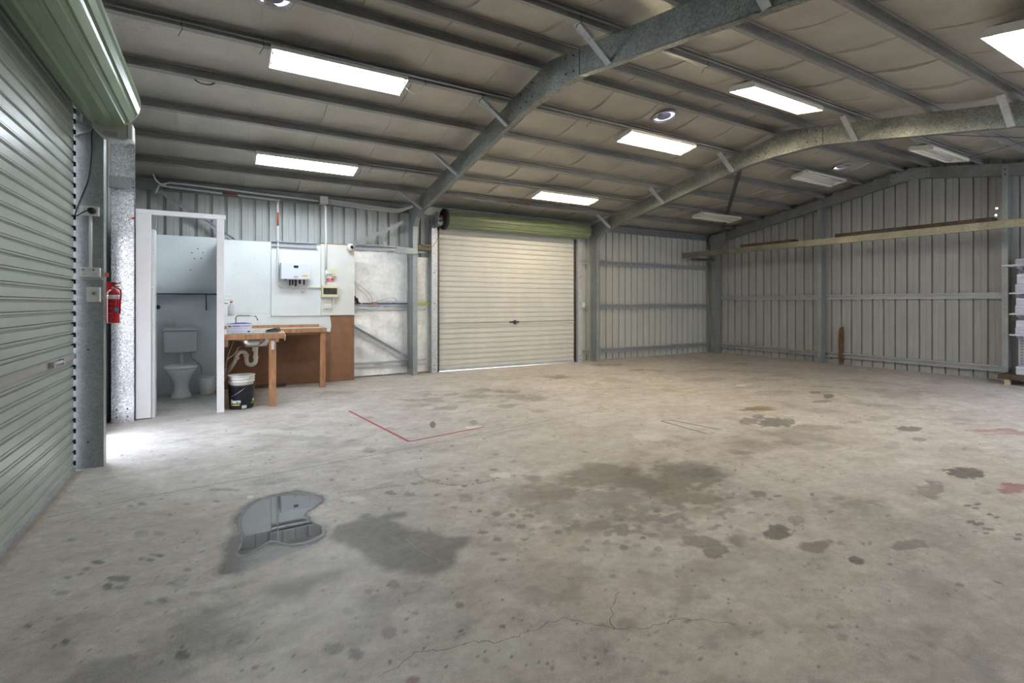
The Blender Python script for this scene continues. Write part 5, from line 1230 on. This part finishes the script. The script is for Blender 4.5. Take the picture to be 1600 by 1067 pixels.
# ------------------------------------------------------------------ storage rack on the right wall
BX = 9.86
t = thing('rack_beam', 'long old galvanised beam held out along the right wall', 'beam', (BX, 5, 2.4))
obj('beam', MB().csec((BX, .3, 2.335), (BX, 8.60, 2.375), (0, 0, 1), (1, 0, 0), .115, .07, .02, .004), G_OLD, t)
obj('rust_edge', MB().strip([(BX - .001, .3, 2.4505), (BX - .001, 5.2, 2.4735)], (.072, 0, 0), (0, 0, .003)), mat('rusty_edge', (.22, .10, .05), .8, var=.4, vscale=6), t)
for y, z1, l in ((8.40, 2.30, 'at the back corner'), (5.83, 2.455, 'at the middle column'), (2.97, 2.46, 'at the column by the shelves')):
    tag(obj('rack_arm', MB().csec((BX + .07, y, 2.30 if y > 8 else 2.36), (XG + .02, y, z1), (0, 0, 1), (0, -1, 0), .06, .05, .012), G_OLD), 'galvanised arm holding the long beam off the right wall, ' + l, 'bracket', 'rack arms')
def plank(y0, y1, h, lab):
    zb = lambda y: 2.335 + .115 + (y - .3) / 8.3 * .04 + .0025
    vs = [(x, y, zb(y) + dz) for y in (y0, y1) for x, dz in ((BX + .004, .003), (BX + .21, .003), (BX + .21, h), (BX + .004, h))]
    tag(obj('stored_plank', MB().add(vs, [(0, 1, 2, 3), (7, 6, 5, 4), (0, 4, 5, 1), (1, 5, 6, 2), (2, 6, 7, 3), (3, 7, 4, 0)]), M_OLDWOOD), lab, 'plank', 'planks stored on the rack')
plank(5.85, 7.02, .052, 'short dark plank lying on the long beam near the back corner')
plank(2.85, 5.05, .062, 'long dark plank lying on the long beam nearer the shelves')
tag(obj('rotten_board', MB().prism([(5.45, 0), (5.52, 0), (5.53, .5), (5.52, .70), (5.50, .76), (5.47, .74), (5.45, .78), (5.44, .6)], (10.93, 0, .0), (0, 1, 0), (0, 0, 1), (.03, 0, 0)), M_ROT), 'rotted brown board standing against the right wall next to the middle column', 'board')
# shelving unit at the right edge
t = thing('shelf_unit', 'grey white shelving on slotted uprights at the right edge', 'shelving', (10.5, 2.2, 0))
SY1 = 2.845
mb = MB().box(10.42, 10.84, .9, 2.95, .085, .155); obj('base_board', mb, M_OLDWOOD, t)
for y in (2.86, 1.1): obj('leg', MB().box(10.44, 10.50, y - .04, y + .02, 0, .085), mat('pale_leg', (.50, .42, .30), .7), t)
mb = MB()
for k in range(40): mb.box(10.835, 10.843, SY1 - .075, SY1 - .045, .20 + k * .045, .225 + k * .045)
obj('slots', mb, M_LTEXT, t)
obj('upright', MB().box(10.843, 10.86, SY1 - .10, SY1 - .02, .155, 1.95), M_SHELF, t)
for z, lw_ in ((1.83, .10), (1.405, 0), (1.085, 0), (.765, 0)):
    s = obj('shelf_board', MB().box(10.52 - lw_, 10.84, 1.0, SY1 + lw_ * .6, z - .012, z + .012), M_SHELF, t)
    obj('shelf_bracket', MB().prism([(10.84, z - .012), (10.60, z - .012), (10.60, z - .03), (10.78, z - .07), (10.84, z - .11)], (0, SY1 - .07, 0), (1, 0, 0), (0, 0, 1), (0, .012, 0)), M_SHELF, s)
bl = [('stored_box', 10.60, 1.3, 2.80, 1.417, 1.55, 'white box pair lower layer on the second shelf from the top'), ('stored_box', 10.60, 1.3, 2.78, 1.553, 1.70, 'white box on top of another on the second shelf'), ('stored_box', 10.60, 1.35, 2.80, 1.097, 1.22, 'white box on the third shelf, lower one'),
      ('stored_box', 10.60, 1.35, 2.79, 1.223, 1.33, 'white box on the third shelf, upper one'), ('stored_box', 10.60, 1.3, 2.80, .777, .88, 'white box on the lowest shelf, lower one'), ('stored_box', 10.60, 1.3, 2.79, .883, .99, 'white box on the lowest shelf, upper one'), ('stored_box', 10.60, 1.3, 2.80, 1.844, 1.93, 'flat white box on the wide top shelf'), ('stored_box', 10.60, 1.3, 2.79, .157, .28, 'low white box on the timber base of the shelving')]
for nme, x0, y0, y1, z0, z1, l in bl:
    b = tag(obj(nme, MB().box(x0, 10.83, y0, y1, z0, z1), M_BOXW, bevel=.004), l, 'box', 'white boxes on the shelving')
    obj('lid_band', MB().box(x0 - .003, x0 + .001, y0 + .01, y1 - .01, z0 + (z1 - z0) * .62, z0 + (z1 - z0) * .66), M_LTEXT, b)
tag(obj('blue_panel', MB().box(10.70, 10.72, 1.2, 2.58, .285, .73), mat('blue_panel', (.12, .16, .28), .5)), 'dark blue panel standing on the base of the shelving', 'panel')
# bolt holes drawn as glowing discs that stand in for daylight
for z, y in ((2.81, 3.13), (2.70, 3.14)):
    tag(obj('daylight_hole', MB().lathe([(.014, -.003), (.014, 0)], (XR - .002, y, z), 12, axis='X'), mat('hole_light', (1, 1, 1), .5, emit=(1, .98, .92), estr=4)), ('upper' if z > 2.75 else 'lower') + ' of two bright bolt holes high in the right wall', 'hole', 'bright bolt holes')
